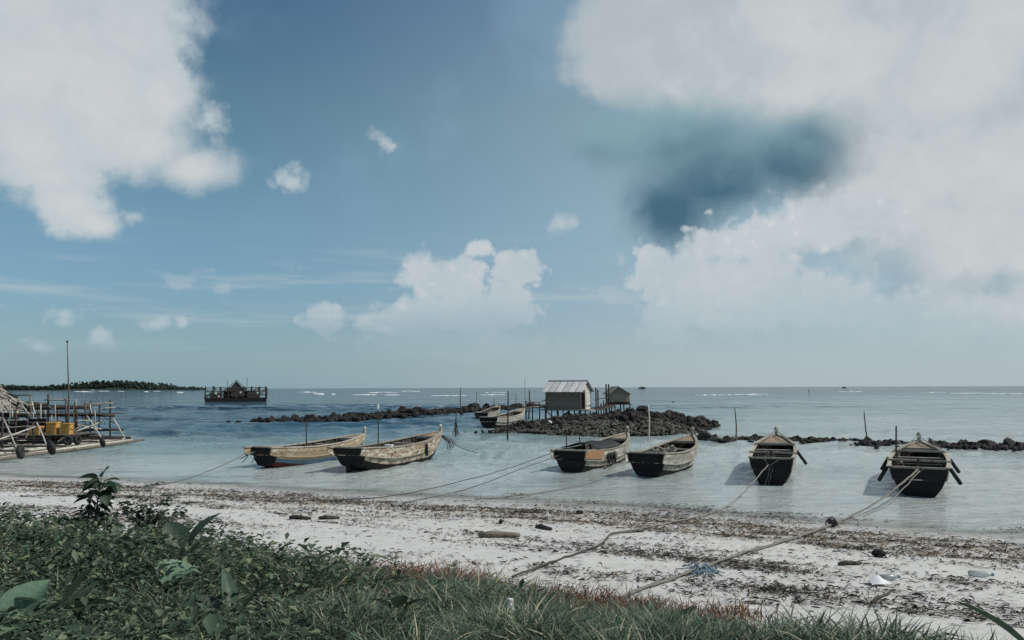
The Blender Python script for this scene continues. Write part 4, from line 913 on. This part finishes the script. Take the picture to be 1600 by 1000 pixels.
# ------------------------------------------------------------------ far fishing platform, far boats
def platform(px0, px1, pyw, label, roof_px, full=True):
    p0, p1 = at(px0, pyw), at(px1, pyw); c0 = (p0 + p1) / 2; W = p1.x - p0.x; r = thing('fishing_platform', label, 'fishing platform', (c0.x, c0.y, 0), -math.atan2(c0.x, c0.y)); s = W / 12
    D = W * .6
    for y in (-D / 2, 0, D / 2): MB().box((0, y, .25 * s), (W * .99, 1.1 * s, .9 * s)).build('float_hull', M['tar'], r)
    for y in (-D / 2, -D / 4, 0, D / 4, D / 2):
        for i in range(9):
            x = -W / 2 + W * i / 8; MB().tube([(x, y, .5 * s), (x + random.uniform(-.2, .2) * s, y, random.uniform(2.7, 3.2) * s)], .09 * s, 5).build('post', M['darkpost'], r)
    for y in (-D / 2, D / 2):
        for z in (1.3, 2.1, 2.8): MB().tube([(-W / 2, y, z * s), (W / 2, y, z * s + .05)], .08 * s, 5).build('rail', M['darkpost'], r)
        for i in range(6): x = -W / 2 + W * i / 6; MB().tube([(x, y, .6 * s), (x + W / 6, y, 2.7 * s)], .06 * s, 5).build('brace', M['darkpost'], r)
    for i in range(5): x = -W / 2 + W * i / 4; MB().tube([(x, -D / 2, 2.7 * s), (x, D / 2, 2.7 * s)], .09 * s, 5).build('rail', M['darkpost'], r)
    for (x, y, z) in ((-W * .33, -D * .5, 1.5), (-W * .28, -D * .5, .9), (.8 * s, -D * .5, 1.7), (W * .34, -D * .5, 1.6)): MB().tube([(x, y - .1, z * s), (x, y - .1, (z + .35) * s)], .22 * s, 7).build('float_buoy', M['hutpale'], r)
    for k in range(3): MB().box(((-W * .33, W * .28, W * .02)[k], 0, (1.2 + .2 * k) * s), (W * .2, D * .7, 1.3 * s)).build('net_stack', M['darkrope'], r)
    MB().box((0, 0, 1.3 * s), (W * .42, D * .5, 1.9 * s)).build('cabin', M['tar'], r)
    for sgn in (1, -1):
        ring = [Vector((0, -D * .32, 4.3 * s)), Vector((0, D * .32, 4.3 * s)), Vector((sgn * 2.1 * s, D * .32, 2.3 * s)), Vector((sgn * 2.1 * s, -D * .32, 2.3 * s))]
        MB().strip([ring, [v + Vector((0, 0, .12 * s)) for v in ring]]).build('roof', M['tar'], r)
    ring = [Vector((-1.8 * s, 0, 2.2 * s)), Vector((1.8 * s, 0, 2.2 * s)), Vector((0, 0, 4.15 * s))]
    MB().strip([[v + Vector((0, -D * .3, 0)) for v in ring], [v + Vector((0, -D * .28, 0)) for v in ring]]).build('gable', M['darkpost'], r)
    for x, z in ((-1.8, 4.3), (2.1, 4.9)): MB().tube([(x * s, 0, 2 * s), (x * s, 0, z * s)], .05 * s, 5).build('mast', M['darkpost'], r)
platform(327, 411, 627, 'broad dark fishing platform with a peaked roof out on the water at left', 369)
platform(1310, 1328, 606.5, 'tiny fishing platform on the horizon at right', 1319)
platform(996, 1011, 607.5, 'tiny dark fishing platform on the horizon right of the huts', 1003)
def far_boat(px, py, wpx, label, mt='white'):
    p = at(px, py); W = wpx * p.y / F; r = thing('far_boat', label, 'boat', (p.x, p.y, 0))
    MB().strip([[(-W * .5, -.05 * W, .18 * W), (-W * .5, .05 * W, .18 * W), (-W * .45, .05 * W, -.02 * W), (-W * .45, -.05 * W, -.02 * W)], [(0, -.12 * W, .13 * W), (0, .12 * W, .13 * W), (0, .08 * W, -.03 * W), (0, -.08 * W, -.03 * W)], [(W * .5, -.02 * W, .22 * W), (W * .5, .02 * W, .22 * W), (W * .4, .02 * W, 0), (W * .4, -.02 * W, 0)]] and [[Vector(v) for v in r_] for r_ in [[(-W * .5, -.05 * W, .18 * W), (-W * .5, .05 * W, .18 * W), (-W * .45, .05 * W, -.02 * W), (-W * .45, -.05 * W, -.02 * W)], [(0, -.12 * W, .13 * W), (0, .12 * W, .13 * W), (0, .08 * W, -.03 * W), (0, -.08 * W, -.03 * W)], [(W * .5, -.02 * W, .22 * W), (W * .5, .02 * W, .22 * W), (W * .4, .02 * W, 0), (W * .4, -.02 * W, 0)]]]).build('hull', M[mt], r)
    MB().box((-.1 * W, 0, .22 * W), (.35 * W, .14 * W, .16 * W)).build('cabin', M[mt], r)
far_boat(145, 611.5, 10, 'tiny pale boat before the far wooded island')
far_boat(1052, 628, 4, 'small dark boat or float on the water right of the small hut', 'rubber')

# far island with its wood
isl = []; far = 1500
prof = [(-160, 600), (-60, 598), (0, 602), (40, 603), (90, 603), (125, 601), (145, 598), (190, 596.5), (215, 598), (245, 600), (262, 604), (280, 605), (300, 605), (304, 608)]
px_ = np.array([p[0] for p in prof]); py_ = np.array([p[1] for p in prof])
gx = np.linspace(-170, 306, 90); base = 609.5; mbv = []; rows = 5
hm = np.interp(gx, px_, 610.5 - py_)
vs = []
for j, fy in enumerate((-1, -.5, 0, .5, 1)):
    for i, a in enumerate(gx):
        p = at(a, 610.4); k = far / p.y; vs.append((p.x * k, far + fy * 90, max(.3, hm[i] * far / F * .35 * (1 - fy * fy)) - .5 * abs(fy)))
nx_ = len(gx); fs = [(j * nx_ + i, j * nx_ + i + 1, (j + 1) * nx_ + i + 1, (j + 1) * nx_ + i) for j in range(4) for i in range(nx_ - 1)]
tag(np_mesh('far_island', vs, fs, M['islandtree'], None, True), kind='structure')
vs, fs, o_ = [], [], 0
for k in range(2800):
    a = random.uniform(-160, 303); hh_ = float(np.interp(a, px_, 610.5 - py_)) * 1.12 * far / F
    if hh_ < .5: continue
    p = at(a, 610.4); X0 = p.x * far / p.y; s = random.uniform(1.3, 3.3) * min(1, hh_ / 6 + .35); fy = random.uniform(-.8, .7)
    top = hh_ * random.uniform(.55, 1.08); z = max(s * .5, top - s)
    v, f = SMALL_NP[k % 6]; vs.append(v * np.array([s * 1.1, s, s * random.uniform(.8, 1.3)]) + np.array([X0, far + fy * 80, z * random.uniform(.35, 1) if random.random() < .55 else z])); fs.append(f + o_); o_ += len(v)
tag(np_mesh('island_woods', np.concatenate(vs), np.concatenate(fs), M['islandtree'], None), kind='stuff')
pt = at(18, 610.4); X0 = pt.x * far / pt.y; palm = thing('palm_tree', 'lone palm standing above the woods of the far island', 'palm tree', (X0, far - 70, 0))
MB().tube([(0, 0, 0), (.5, 0, 7), (.2, 0, 14)], [.4, .3, .2], 6).build('trunk', M['islandtree'], palm)
mb = MB()
for k in range(11):
    a = k * .57; d = Vector((math.cos(a), math.sin(a), 0)); c0 = Vector((.2, 0, 14)); mb.add([c0, c0 + d * 2 + Vector((0, 0, .8)) + d.cross(Vector((0, 0, 1))) * .5, c0 + d * 4.2 + Vector((0, 0, -.9)), c0 + d * 2 + Vector((0, 0, .8)) - d.cross(Vector((0, 0, 1))) * .5], [(0, 1, 2, 3)])
mb.build('crown', M['islandtree'], palm)

# breaking waves far out
mb = MB()
def breaker(px, py, wpx, hpx):
    p = at(px, py); d = p.y / F; W = wpx * d; Hh = hpx * d; n = max(4, int(wpx / 3)); rings = []
    for i in range(n + 1):
        u = i / n; e = math.sin(math.pi * u) ** .6; x = p.x + (u - .5) * W; y = p.y + random.uniform(-1, 1) * 3; h = Hh * e * random.uniform(.45, 1.1) + .02; dd = 4 * e + .2
        rings.append([Vector((x, y - dd, -.05)), Vector((x, y, h)), Vector((x, y + dd, -.05))])
    mb.strip(rings)
for k in range(16):
    px = random.choice([random.uniform(420, 860), random.uniform(90, 330)]); breaker(px, random.uniform(611, 619) if px > 400 else random.uniform(611, 613.5), random.uniform(6, 26), random.uniform(.4, 1.0))
for (px, py, w_) in ((1110, 617.5, 46), (1160, 617, 60), (1185, 616, 30), (1520, 614.5, 70), (1575, 615.5, 60), (1460, 613.5, 40), (1330, 612, 36), (600, 613, 44), (640, 611.5, 34), (480, 613, 30), (570, 617, 40), (700, 618, 60), (770, 617, 40)): breaker(px, py, w_, random.uniform(.6, 1.2))
tag(mb.build('surf_foam', M['foam'], None, True), kind='stuff')

# ------------------------------------------------------------------ wrack on the sand
def ribbons(cx, cy, cz, length, width, ang, lift, nseg=3):
    n = len(cx); t = np.linspace(-.5, .5, nseg + 1)
    bend = rng.normal(0, .35, n)[:, None] * (t[None] ** 2 * 4)
    ax, ay = np.cos(ang)[:, None], np.sin(ang)[:, None]
    lx = t[None] * length[:, None]; ly = bend * length[:, None] * .5
    X = cx[:, None] + ax * lx - ay * ly; Y = cy[:, None] + ay * lx + ax * ly
    Zc = cz[:, None] + lift[:, None] * (1 - 4 * t[None] ** 2) * rng.uniform(.3, 1, (n, nseg + 1)) + .004
    wv = width[:, None] * np.maximum(.15, 1 - (2 * t[None]) ** 2) * .5
    tilt = rng.normal(0, .6, n)[:, None]
    V = np.stack([np.stack([X - ay * wv, Y + ax * wv, Zc + wv * tilt + .003], -1), np.stack([X + ay * wv, Y - ax * wv, Zc - wv * tilt * .5 + .003], -1)], 2).reshape(-1, 3)
    b0 = (np.arange(n) * (nseg + 1) * 2)[:, None] + np.arange(nseg)[None] * 2
    Fc = np.stack([b0, b0 + 2, b0 + 3, b0 + 1], -1).reshape(-1, 4)
    return V, Fc, (nseg + 1) * 2
def scatter_wrack():
    pts = []
    C = []
    tries = 0
    while len(C) < 1150 and tries < 90000:
        tries += 1; y = random.uniform(6.5, 27); x = random.uniform(-.7, .72) * y
        t = float(inland(x, y)); 
        if t < -2.0 or (t < -.5 and random.random() < .6) or float(bankin(np.array([x]), np.array([y]))[0]) > .3: continue
        n_ = float(fbm(np.array([x * .22 + y * .11]), np.array([(y + x * .42) * .95]), 4, 31)[0])
        pr = sstep(n_, .46, .70) * .75 + math.exp(-((t - 1.3) / 1.1) ** 2) * .95 + math.exp(-((t - 3.2) / .8) ** 2) * .3
        if random.random() < pr: C.append((x, y, t))
    cx, cy, L, Wd, A, lf, ti = [], [], [], [], [], [], []
    for (x, y, t) in C:
        sx = random.uniform(.15, .75) * (1.3 if t < 3 else 1); sy = random.uniform(.04, .20) * (.9 if t < 2 else 1); k = int(random.uniform(8, 52))
        dirn = -.33 + random.gauss(0, .12); brown = random.random() < (.4 if t < 4 else .12)
        u = rng.normal(0, sx, k); v = rng.normal(0, sy, k)
        cx.append(x + u * math.cos(dirn) - v * math.sin(dirn)); cy.append(y + u * math.sin(dirn) + v * math.cos(dirn))
        L.append(rng.uniform(.03, .17, k)); Wd.append(rng.uniform(.006, .024, k)); A.append(dirn + rng.normal(0, .7, k)); lf.append(rng.uniform(.004, .05, k))
        ti.append(np.clip(rng.normal(.75 if brown else .25, .2, k), 0, 1))
    k = 16000; y = rng.uniform(6.5, 26, k); x = rng.uniform(-.7, .72, k) * y; t = inland(x, y)
    keep = (t > -1.6) & (bankin(x, y) < .2) & (rng.random(k) < .3 + .7 * sstep(fbm(x * .3 + y * .12, (y + x * .42) * 1.1, 4, 41), .40, .62))
    x, y = x[keep], y[keep]; k = len(x)
    cx.append(x); cy.append(y); L.append(rng.uniform(.02, .13, k)); Wd.append(rng.uniform(.006, .02, k)); A.append(-.38 + rng.normal(0, .7, k)); lf.append(rng.uniform(0, .015, k)); ti.append(rng.uniform(0, .8, k))
    cx, cy, L, Wd, A, lf, ti = [np.concatenate(q) for q in (cx, cy, L, Wd, A, lf, ti)]
    cz = ground(cx, cy); cz = np.maximum(cz, .012); keep = cz > -.3; cx, cy, L, Wd, A, lf, ti, cz = [q[keep] for q in (cx, cy, L, Wd, A, lf, ti, cz)]
    V, Fc, per = ribbons(cx, cy, cz, L, Wd, A, lf)
    tag(np_mesh('seaweed_wrack', V, Fc, M['wrack'], {'tint': np.repeat(ti, per)}), kind='stuff')
scatter_wrack()
def log(px0, py0, px1, py1, r, label, mt='darkpost'):
    a, b = on_ground(px0, py0), on_ground(px1, py1); a.z += r * .7; b.z += r * .7
    return tag(MB().tube([a, a.lerp(b, .3) + Vector((0, .02, .015)), a.lerp(b, .7) + Vector((0, -.02, 0)), b], [r * .75, r, r * .95, r * .6], 8).build('driftwood_log', M[mt], None, True), label, 'driftwood')
log(748, 840, 812, 839, .06, 'long grey driftwood log lying on the middle of the beach', 'post')
log(452, 811, 486, 812, .045, 'left of two short dark logs in line on the sand'); log(499, 812, 530, 811, .045, 'right of two short dark logs in line on the sand')
log(838, 825, 862, 829, .045, 'small dark wedge of driftwood near the waterline'); log(1361, 945, 1394, 924, .018, 'thin dark stick leaning out of the sand in front of the rightmost boat')
log(1311, 884, 1346, 882, .035, 'short dark stick lying on the sand below the rope knot')
def stone(px, py, s, label, mt='rockbrown', k=0):
    p = on_ground(px, py); o = put_rock(p + Vector((0, 0, s * .4)), (s, s * .8, s * .65), mt, label, None, k); o.name = 'stone'; return o
stone(1375, 871, .13, 'dark round stone alone on the sand below the rightmost boat', 'rockdark', 1)
stone(906, 803, .10, 'dark lump of stone in the wrack at the waterline', 'rockdark', 2); stone(783, 818, .09, 'brown pebble right of the middle wrack', 'rockbrown', 3); stone(1300, 640, .12, 'dark stone', 'rockdark', 3) if False else None
def bottle(px, py, rz, label, s=1):
    p = on_ground(px, py); r = thing('plastic_bottle', label, 'bottle', p + Vector((0, 0, .045 * s)), rz)
    MB().tube([(-.16 * s, 0, 0), (-.15 * s, 0, 0), (.06 * s, 0, 0), (.11 * s, 0, 0), (.13 * s, 0, 0)], [.02 * s, .042 * s, .042 * s, .022 * s, .018 * s], 10).build('body', M['clear'], r, True)
    MB().tube([(.131 * s, 0, 0), (.16 * s, 0, 0)], .022 * s, 8).build('cap', M['bluenet'], r)
bottle(1390, 907, .2, 'clear plastic bottle among dark wrack at right', .95); bottle(1533, 902, -.3, 'pale crushed bottle on the dark wrack near the right edge', 1.0)
p = on_ground(1372, 914); o = MB()
vs = []
for j in range(6):
    for i in range(6): vs.append((p.x + (i - 2.5) * .05, p.y + (j - 2.5) * .05, p.z + .02 + .09 * math.exp(-((i - 2.5) ** 2 + (j - 2.5) ** 2) / 4) + random.uniform(0, .02)))
tag(MB().add(vs, [(j * 6 + i, j * 6 + i + 1, j * 6 + i + 7, j * 6 + i + 6) for j in range(5) for i in range(5)]).build('plastic_bag', M['white'], None, True), 'crumpled white plastic scrap beside the clear bottle', 'litter')
mb = MB()
for k in range(36):
    p = on_ground(1095 + random.uniform(-18, 18), 893 + random.uniform(-6, 6)); mb.tube(catmull([p + Vector((random.gauss(0, .1), random.gauss(0, .08), .01)), p + Vector((0, 0, random.uniform(.03, .1))), p + Vector((random.gauss(0, .14), random.gauss(0, .1), .01))], 3), .008, 4)
tag(mb.build('fishing_net', M['bluenet'], None, True), 'faded blue scrap of net caught under the thick rope', 'net')

# ------------------------------------------------------------------ grass bank
def blades(name, cx, cy, hgt, wid, tint, mt, lean=.5, droop=.35):
    n = len(cx); cz = ground(cx, cy) - .02; a = rng.uniform(0, 2 * np.pi, n)
    ca = fbm(cx * 1.7, cy * 1.7, 3, 77) * 12; a = np.where(rng.random(n) < .35, ca + rng.normal(0, .9, n), a)
    dx, dy = np.cos(a), np.sin(a); px, py = -dy, dx; ln = np.abs(rng.normal(0, lean, n)) + .08; V = []
    tw = rng.normal(0, .5, n)
    for t, wf in ((0, .8), (.4, 1.0), (.75, .65)):
        out = hgt * (ln * t + droop * t * t); up = hgt * (t - .30 * ln * t * t)
        x = cx + dx * out; y = cy + dy * out; z = cz + up; w = wid * wf * .5
        V.append(np.stack([x - px * w, y - py * w, z - tw * w], -1)); V.append(np.stack([x + px * w, y + py * w, z + tw * w], -1))
    out = hgt * (ln + droop); V.append(np.stack([cx + dx * out, cy + dy * out, cz + hgt * (1 - .38 * ln)], -1))
    V = np.stack(V, 1).reshape(-1, 3); b0 = np.arange(n) * 7
    T = np.concatenate([np.stack([b0 + i, b0 + j, b0 + k], -1) for (i, j, k) in ((0, 1, 3), (0, 3, 2), (2, 3, 5), (2, 5, 4), (4, 5, 6))])
    return tag(np_mesh(name, V, T, mt, {'tint': np.repeat(tint, 7)}), kind='stuff')
def region(n, f):
    y = rng.uniform(4.2, 17, n * 3); x = rng.uniform(-.78, .62, n * 3) * y; w = y / 17
    k = (rng.random(n * 3) < .25 + .75 * (6 / np.maximum(y, 6)) ** .8) & f(x, y); return x[k][:n], y[k][:n]
x, y = region(170000, lambda x, y: (bankin(x, y) > rng.uniform(-.05, .35, len(x))) & (rng.random(len(x)) < .25 + sstep(fbm(x * 1.1, y * 1.1, 3, 3), .35, .6)))
bi = bankin(x, y); hg = rng.uniform(.08, .33, len(x)) * (.25 + 1.5 * fbm(x * 1.6, y * 1.6, 3, 8)) * (.55 + .45 * sstep(bi, 0, 1))
ti = np.clip(rng.normal(.42, .2, len(x)) + (fbm(x * .6, y * .6, 3, 19) - .5) * .5 + (rng.random(len(x)) < .14) * .45 + (rng.random(len(x)) < .2) * .15, 0, 1)
left = sstep(x, -1.5, -5.0)
keep = rng.random(len(x)) > left * .8
blades('grass', x[keep], y[keep], hg[keep], rng.uniform(.006, .017, len(x))[keep], ti[keep], M['grass'], .7, .5)
# dry red stems along the edge
RED = [(10, 838, 40, 14, 900), (30, 856, 30, 10, 500), (570, 905, 60, 8, 900), (640, 912, 60, 9, 1700), (700, 918, 50, 10, 1700), (745, 930, 40, 8, 900), (850, 945, 40, 10, 1000), (930, 952, 60, 10, 1500), (1010, 965, 60, 9, 1100), (480, 893, 60, 8, 500), (1130, 968, 60, 6, 500), (800, 960, 120, 10, 900)]
xs_, ys_ = [], []; RED = [(a_, b_, c_ * 1.2, d_ * 1.2, int(e_ * .7)) for a_, b_, c_, d_, e_ in RED]
for (px, py, sx, sy, n_) in RED:
    p = on_ground(px, py); q = on_ground(px + sx, py); q2 = on_ground(px, py - sy); xs_.append(rng.normal(p.x, abs(q.x - p.x) * .6, n_)); ys_.append(rng.normal(p.y, abs(q2.y - p.y) * .9, n_))
x, y = np.concatenate(xs_), np.concatenate(ys_)
blades('dry_red_grass', x, y, rng.uniform(.07, .26, len(x)), rng.uniform(.006, .014, len(x)), np.clip(rng.normal(.5, .28, len(x)), 0, 1), M['redgrass'], .7)
x, y = region(14000, lambda x, y: (bankin(x, y) > .6) & (fbm(x * .9, y * .9, 3, 58) > .54))
blades('dry_straw', x, y, rng.uniform(.08, .26, len(x)), rng.uniform(.004, .010, len(x)), rng.uniform(.3, 1, len(x)), M['redgrass'], .9)
# low broad weeds on the left
x, y = region(30000, lambda x, y: (bankin(x, y) > .15) & (x < -1.6 + rng.normal(0, .6, len(x))))
n = len(x); a = rng.uniform(0, 6.28, n); s = rng.uniform(.026, .080, n) * np.where(rng.random(n) < .1, 1.8, 1); z = ground(x, y) + rng.uniform(.02, .40, n) * (.5 + fbm(x * 1.2, y * 1.2, 3, 66)); tx = rng.normal(0, .45, n)
dx, dy = np.cos(a), np.sin(a)
V = np.stack([np.stack([x, y, z], -1), np.stack([x + dx * s * .5 - dy * s * .35, y + dy * s * .5 + dx * s * .35, z + s * (.2 + tx * .5)], -1), np.stack([x + dx * s * 1.1, y + dy * s * 1.1, z + s * tx], -1), np.stack([x + dx * s * .5 + dy * s * .35, y + dy * s * .5 - dx * s * .35, z + s * (.2 + tx * .5)], -1)], 1).reshape(-1, 3)
b0 = np.arange(n) * 4; T = np.concatenate([np.stack([b0, b0 + 1, b0 + 2], -1), np.stack([b0, b0 + 2, b0 + 3], -1)])
tag(np_mesh('low_weeds', V, T, M['weeds'], {'tint': np.repeat(rng.random(n), 4)}), kind='stuff')

# ------------------------------------------------------------------ single plants
def leaf_mesh(name, wr, curl, cup, mt, n=6):
    vs = []; fs = []
    for i in range(n + 1):
        t = i / n; w = wr * (math.sin(math.pi * min(1, t ** .8 * .97 + .03)) ** .7) * .5; z = -curl * t * t
        vs += [(-w, t, z + cup * w * 1.0), (-w * .5, t, z + cup * w * .3), (0, t, z - .015), (w * .5, t, z + cup * w * .3), (w, t, z + cup * w * 1.0)]
    fs = [(i * 5 + j, i * 5 + j + 1, (i + 1) * 5 + j + 1, (i + 1) * 5 + j) for i in range(n) for j in range(4)]
    me = bpy.data.meshes.new(name); me.from_pydata(vs, [], fs); me.polygons.foreach_set('use_smooth', [True] * len(fs)); me.materials.append(mt); return me
LF = {'big': leaf_mesh('leaf', .78, .30, .35, M['leafmid']), 'dark': leaf_mesh('leaf', .5, .4, .3, M['leafdark']), 'small': leaf_mesh('leaf', .48, .3, .3, M['leafdark'], 3), 'mid': leaf_mesh('leaf', .5, .3, .3, M['leafmid'], 3), 'pale': leaf_mesh('leaf', .98, .30, .45, M['leafpale']), 'spear': leaf_mesh('leaf', .34, .25, .4, M['leafmid'])}
def leaf(root, base, d, size, kind='big', roll=0, up=Vector((0, 0, 1))):
    d = Vector(d).normalized(); q = d.to_track_quat('Y', 'Z') @ Euler((0, roll, 0)).to_quaternion()
    o = link('leaf', LF[kind], None, root); o.location = base; o.rotation_mode = 'QUATERNION'; o.rotation_quaternion = q; o.scale = (size, size, size); return o
p = on_ground(150, 862); sh = thing('leafy_shrub', 'tall leggy shrub with a leafy tuft on top standing above the weeds', 'shrub', p)
hgt = (862 - 752) * p.y / F
st = catmull([(0, 0, 0), (-.03, 0, hgt * .35), (-.02, .03, hgt * .7), (.04, 0, hgt)], 4)
MB().tube(st, [.016 - .009 * i / (len(st) - 1) for i in range(len(st))], 6).build('stem', M['stem'], sh, True)
for k in range(20): a = k * 2.4; leaf(sh, Vector((.04 + .05 * math.cos(a), .05 * math.sin(a), hgt * random.uniform(.80, 1.04))), (math.cos(a), math.sin(a), random.uniform(-.5, 1.3)), random.uniform(.17, .28), 'dark' if k % 2 else 'big', random.gauss(0, .5))
for (t, sx) in ((.84, -1), (.78, -1), (.72, 1), (.66, -1), (.58, 1), (.50, -1), (.42, 1), (.36, -1), (.30, 1), (.25, -1), (.62, 1), (.55, -1), (.46, 1), (.40, -1), (.34, 1), (.28, -1)):
    b = Vector((-.02, 0, hgt * t)); e = b + Vector((sx * random.uniform(.12, .36) * (1.35 - t), random.uniform(-.15, .15), random.uniform(.03, .14)))
    MB().tube([b, b.lerp(e, .5) + Vector((0, 0, .03)), e], [.008, .006, .004], 5).build('twig', M['stem'], sh)
    for j in range(9): a = random.uniform(0, 6.28); leaf(sh, b.lerp(e, random.uniform(.2, 1)), (math.cos(a) + sx * .5, math.sin(a), random.uniform(-.5, .7)), random.uniform(.10, .20), 'dark', random.gauss(0, .5))
def bush(px, py, w, h, n, label, kind='small', ls=(.07, .15)):
    p = on_ground(px, py); r = thing('leafy_bush', label, 'bush', p); d = p.y / F; W, Hh = w * d, h * d
    for k in range(max(4, n // 12)):
        e = Vector((random.uniform(-.5, .5) * W, random.uniform(-.25, .25), Hh * random.uniform(.4, 1))); mid = Vector((e.x * .4, e.y * .4, e.z * .55))
        pts = catmull([(e.x * .1, 0, 0), mid, e], 4); MB().tube(pts, [.008 - .005 * i / (len(pts) - 1) for i in range(len(pts))], 5).build('twig', M['stem'], r)
        for j in range(n // max(4, n // 12)):
            b = pts[random.randrange(3, len(pts))]; a = random.uniform(0, 6.28); leaf(r, b + Vector((random.gauss(0, .03), random.gauss(0, .03), random.gauss(0, .02))), (math.cos(a), math.sin(a), random.uniform(-.3, .6)), random.uniform(*ls), kind, random.gauss(0, .5))
bush(232, 858, 125, 98, 420, 'sparse small leaved bush right of the tall leggy shrub')
bush(122, 866, 90, 58, 90, 'low dark bush at the foot of the tall leggy shrub')
bush(292, 872, 80, 44, 70, 'small low bush of dark leaves below the sparse bush')
bush(392, 880, 70, 40, 50, 'little twiggy bush at the right end of the weeds')
for px, py, w_, h_, n_, kd, lab in ((55, 868, 110, 42, 130, 'mid', 'low leafy bush at the left edge of the bank'), (170, 890, 110, 50, 150, 'small', 'dark bush in front of the tall leggy shrub'), (330, 888, 90, 44, 120, 'mid', 'leafy bush right of the large upright leaf'), (95, 925, 120, 44, 130, 'small', 'dark bush in the middle of the bottom left weeds'), (215, 930, 90, 40, 90, 'mid', 'low bush behind the big cupped leaf'), (420, 915, 90, 34, 80, 'small', 'last low bush where the weeds give way to grass')):
    bush(px, py, w_, h_, n_, lab, kd, (.06, .13))
def rosette(px, py, lab, leaves, z=.0):
    p = on_ground(px, py); r = thing('broad_leaf_plant', lab, 'plant', p)
    for (dx, dz, dyy, s, kind, roll, bz) in leaves:
        b = Vector((dx * .12, 0, bz)); MB().tube([(0, 0, -.03), b * .6, b], [.008, .007, .005], 5).build('stalk', M['stem'], r); leaf(r, b, (dx, dyy, dz), s, kind, roll)
rosette(240, 962, 'plant with one big pale cupped leaf', [(.5, .45, .75, .34, 'pale', .25, .26), (.8, .35, -.3, .26, 'big', .3, .22), (-.7, .5, .1, .2, 'big', .4, .2), (.9, .3, -.25, .26, 'big', -.3, .14)])
rosette(288, 900, 'dark plant with a large upright leaf above the weeds', [(.35, .9, .12, .40, 'dark', .3, .30), (-.4, .75, .18, .34, 'big', -.5, .28), (.9, .1, -.2, .26, 'dark', .2, .22), (-.3, .8, -.5, .26, 'dark', 0, .2), (.6, .6, .1, .24, 'big', .1, .26)])
rosette(12, 1020, 'broad grey green leaf plant in the bottom left corner', [(.25, .75, .35, .34, 'pale', .3, .2), (-.5, .8, .1, .30, 'big', -.3, .2), (.9, .35, -.05, .30, 'big', .2, .22)])
rosette(95, 1010, 'low spreading leaf plant beside the bottom left corner', [(.8, .35, .1, .34, 'big', -.3, .24), (-.6, .4, .0, .3, 'big', .3, .24), (.2, .8, .05, .32, 'big', .1, .26), (.3, .9, .5, .26, 'dark', .2, .22)])
rosette(362, 1000, 'dark spear leaf clump in the grass at bottom left', [(-.2, .85, .5, .36, 'spear', .4, .2), (.5, .8, .3, .34, 'spear', -.3, .2), (.8, .4, .1, .30, 'dark', 0, .2), (-.7, .6, .1, .30, 'dark', 0, .2)])
rosette(190, 905, 'dark leaf plant between the shrub and the cupped leaf', [(-.6, .6, .1, .26, 'dark', .4, .22), (.5, .7, .1, .28, 'dark', -.3, .24), (.1, .8, -.2, .24, 'big', 0, .24), (.9, .2, -.1, .22, 'dark', 0, .2)])
rosette(620, 1004, 'low dark leaf clump in the grass at the bottom edge', [(-.4, .5, -.2, .18, 'dark', .4, .24), (.5, .5, -.1, .18, 'dark', -.3, .24), (.1, .6, -.3, .16, 'big', 0, .24)])
rosette(1070, 1008, 'round leaf clump in the grass right of the white bottle', [(-.6, .4, -.1, .2, 'big', .4, .14), (.6, .35, -.1, .2, 'big', -.3, .15), (.1, .6, -.2, .2, 'big', 0, .17)])
p = at(1610, 1016, 1.2); r = thing('broad_leaf_plant', 'single long green leaf plant in the bottom right corner', 'plant', (p.x, p.y, gz(p.x, p.y)))
top = p.z - r.location.z
MB().tube([(0, 0, -.03), (.02, 0, top * .5), (0, 0, top)], [.012, .010, .007], 6).build('stem', M['stem'], r)
leaf(r, Vector((0, 0, top)), (-.60, .40, .75), .50, 'spear', .25); leaf(r, Vector((0, 0, top * .9)), (.3, -.2, .5), .34, 'spear', -.4); leaf(r, Vector((0, 0, top * .85)), (-.2, -.3, .12), .26, 'big', .2)
# white bottle and pale curled leaves in the grass
p = on_ground(795, 985); r = thing('white_bottle', 'white plastic bottle stuck upright in the grass at the bottom edge', 'bottle', p)
MB().tube([(0, 0, 0), (0, 0, .01), (.01, 0, .16), (.012, 0, .19), (.013, 0, .21)], [.03, .045, .045, .025, .02], 10).build('body', M['white'], r, True); MB().tube([(.013, 0, .211), (.014, 0, .235)], .022, 8).build('cap', M['white'], r)
for px, py, lab in ((276, 958, 'pale striped curled leaf below the big cupped leaf'), (140, 980, 'small pale striped curled leaf in the bottom left weeds')):
    p = on_ground(px, py); mb = MB()
    for k in range(5):
        a = -.8 + k * .4; mb.tube(catmull([p + Vector((.0, 0, .02)), p + Vector((math.sin(a) * .05, -.02, .10)), p + Vector((math.sin(a) * .035, 0, .17))], 3), [.008] * 7, 5)
    tag(mb.build('curled_leaf', M['hutpale'], None, True), lab, 'seed pod')
# reddish fallen leaf
p = on_ground(228, 985); o = link('fallen_leaf', leaf_mesh('fallen_leaf', .5, .3, .3, M['orange']), None); o.location = p + Vector((0, 0, .16)); o.scale = (.09, .09, .09); o.rotation_euler = (.4, .2, 2); tag(o, 'small orange fallen leaf in the weeds below the cupped leaf', 'leaf')
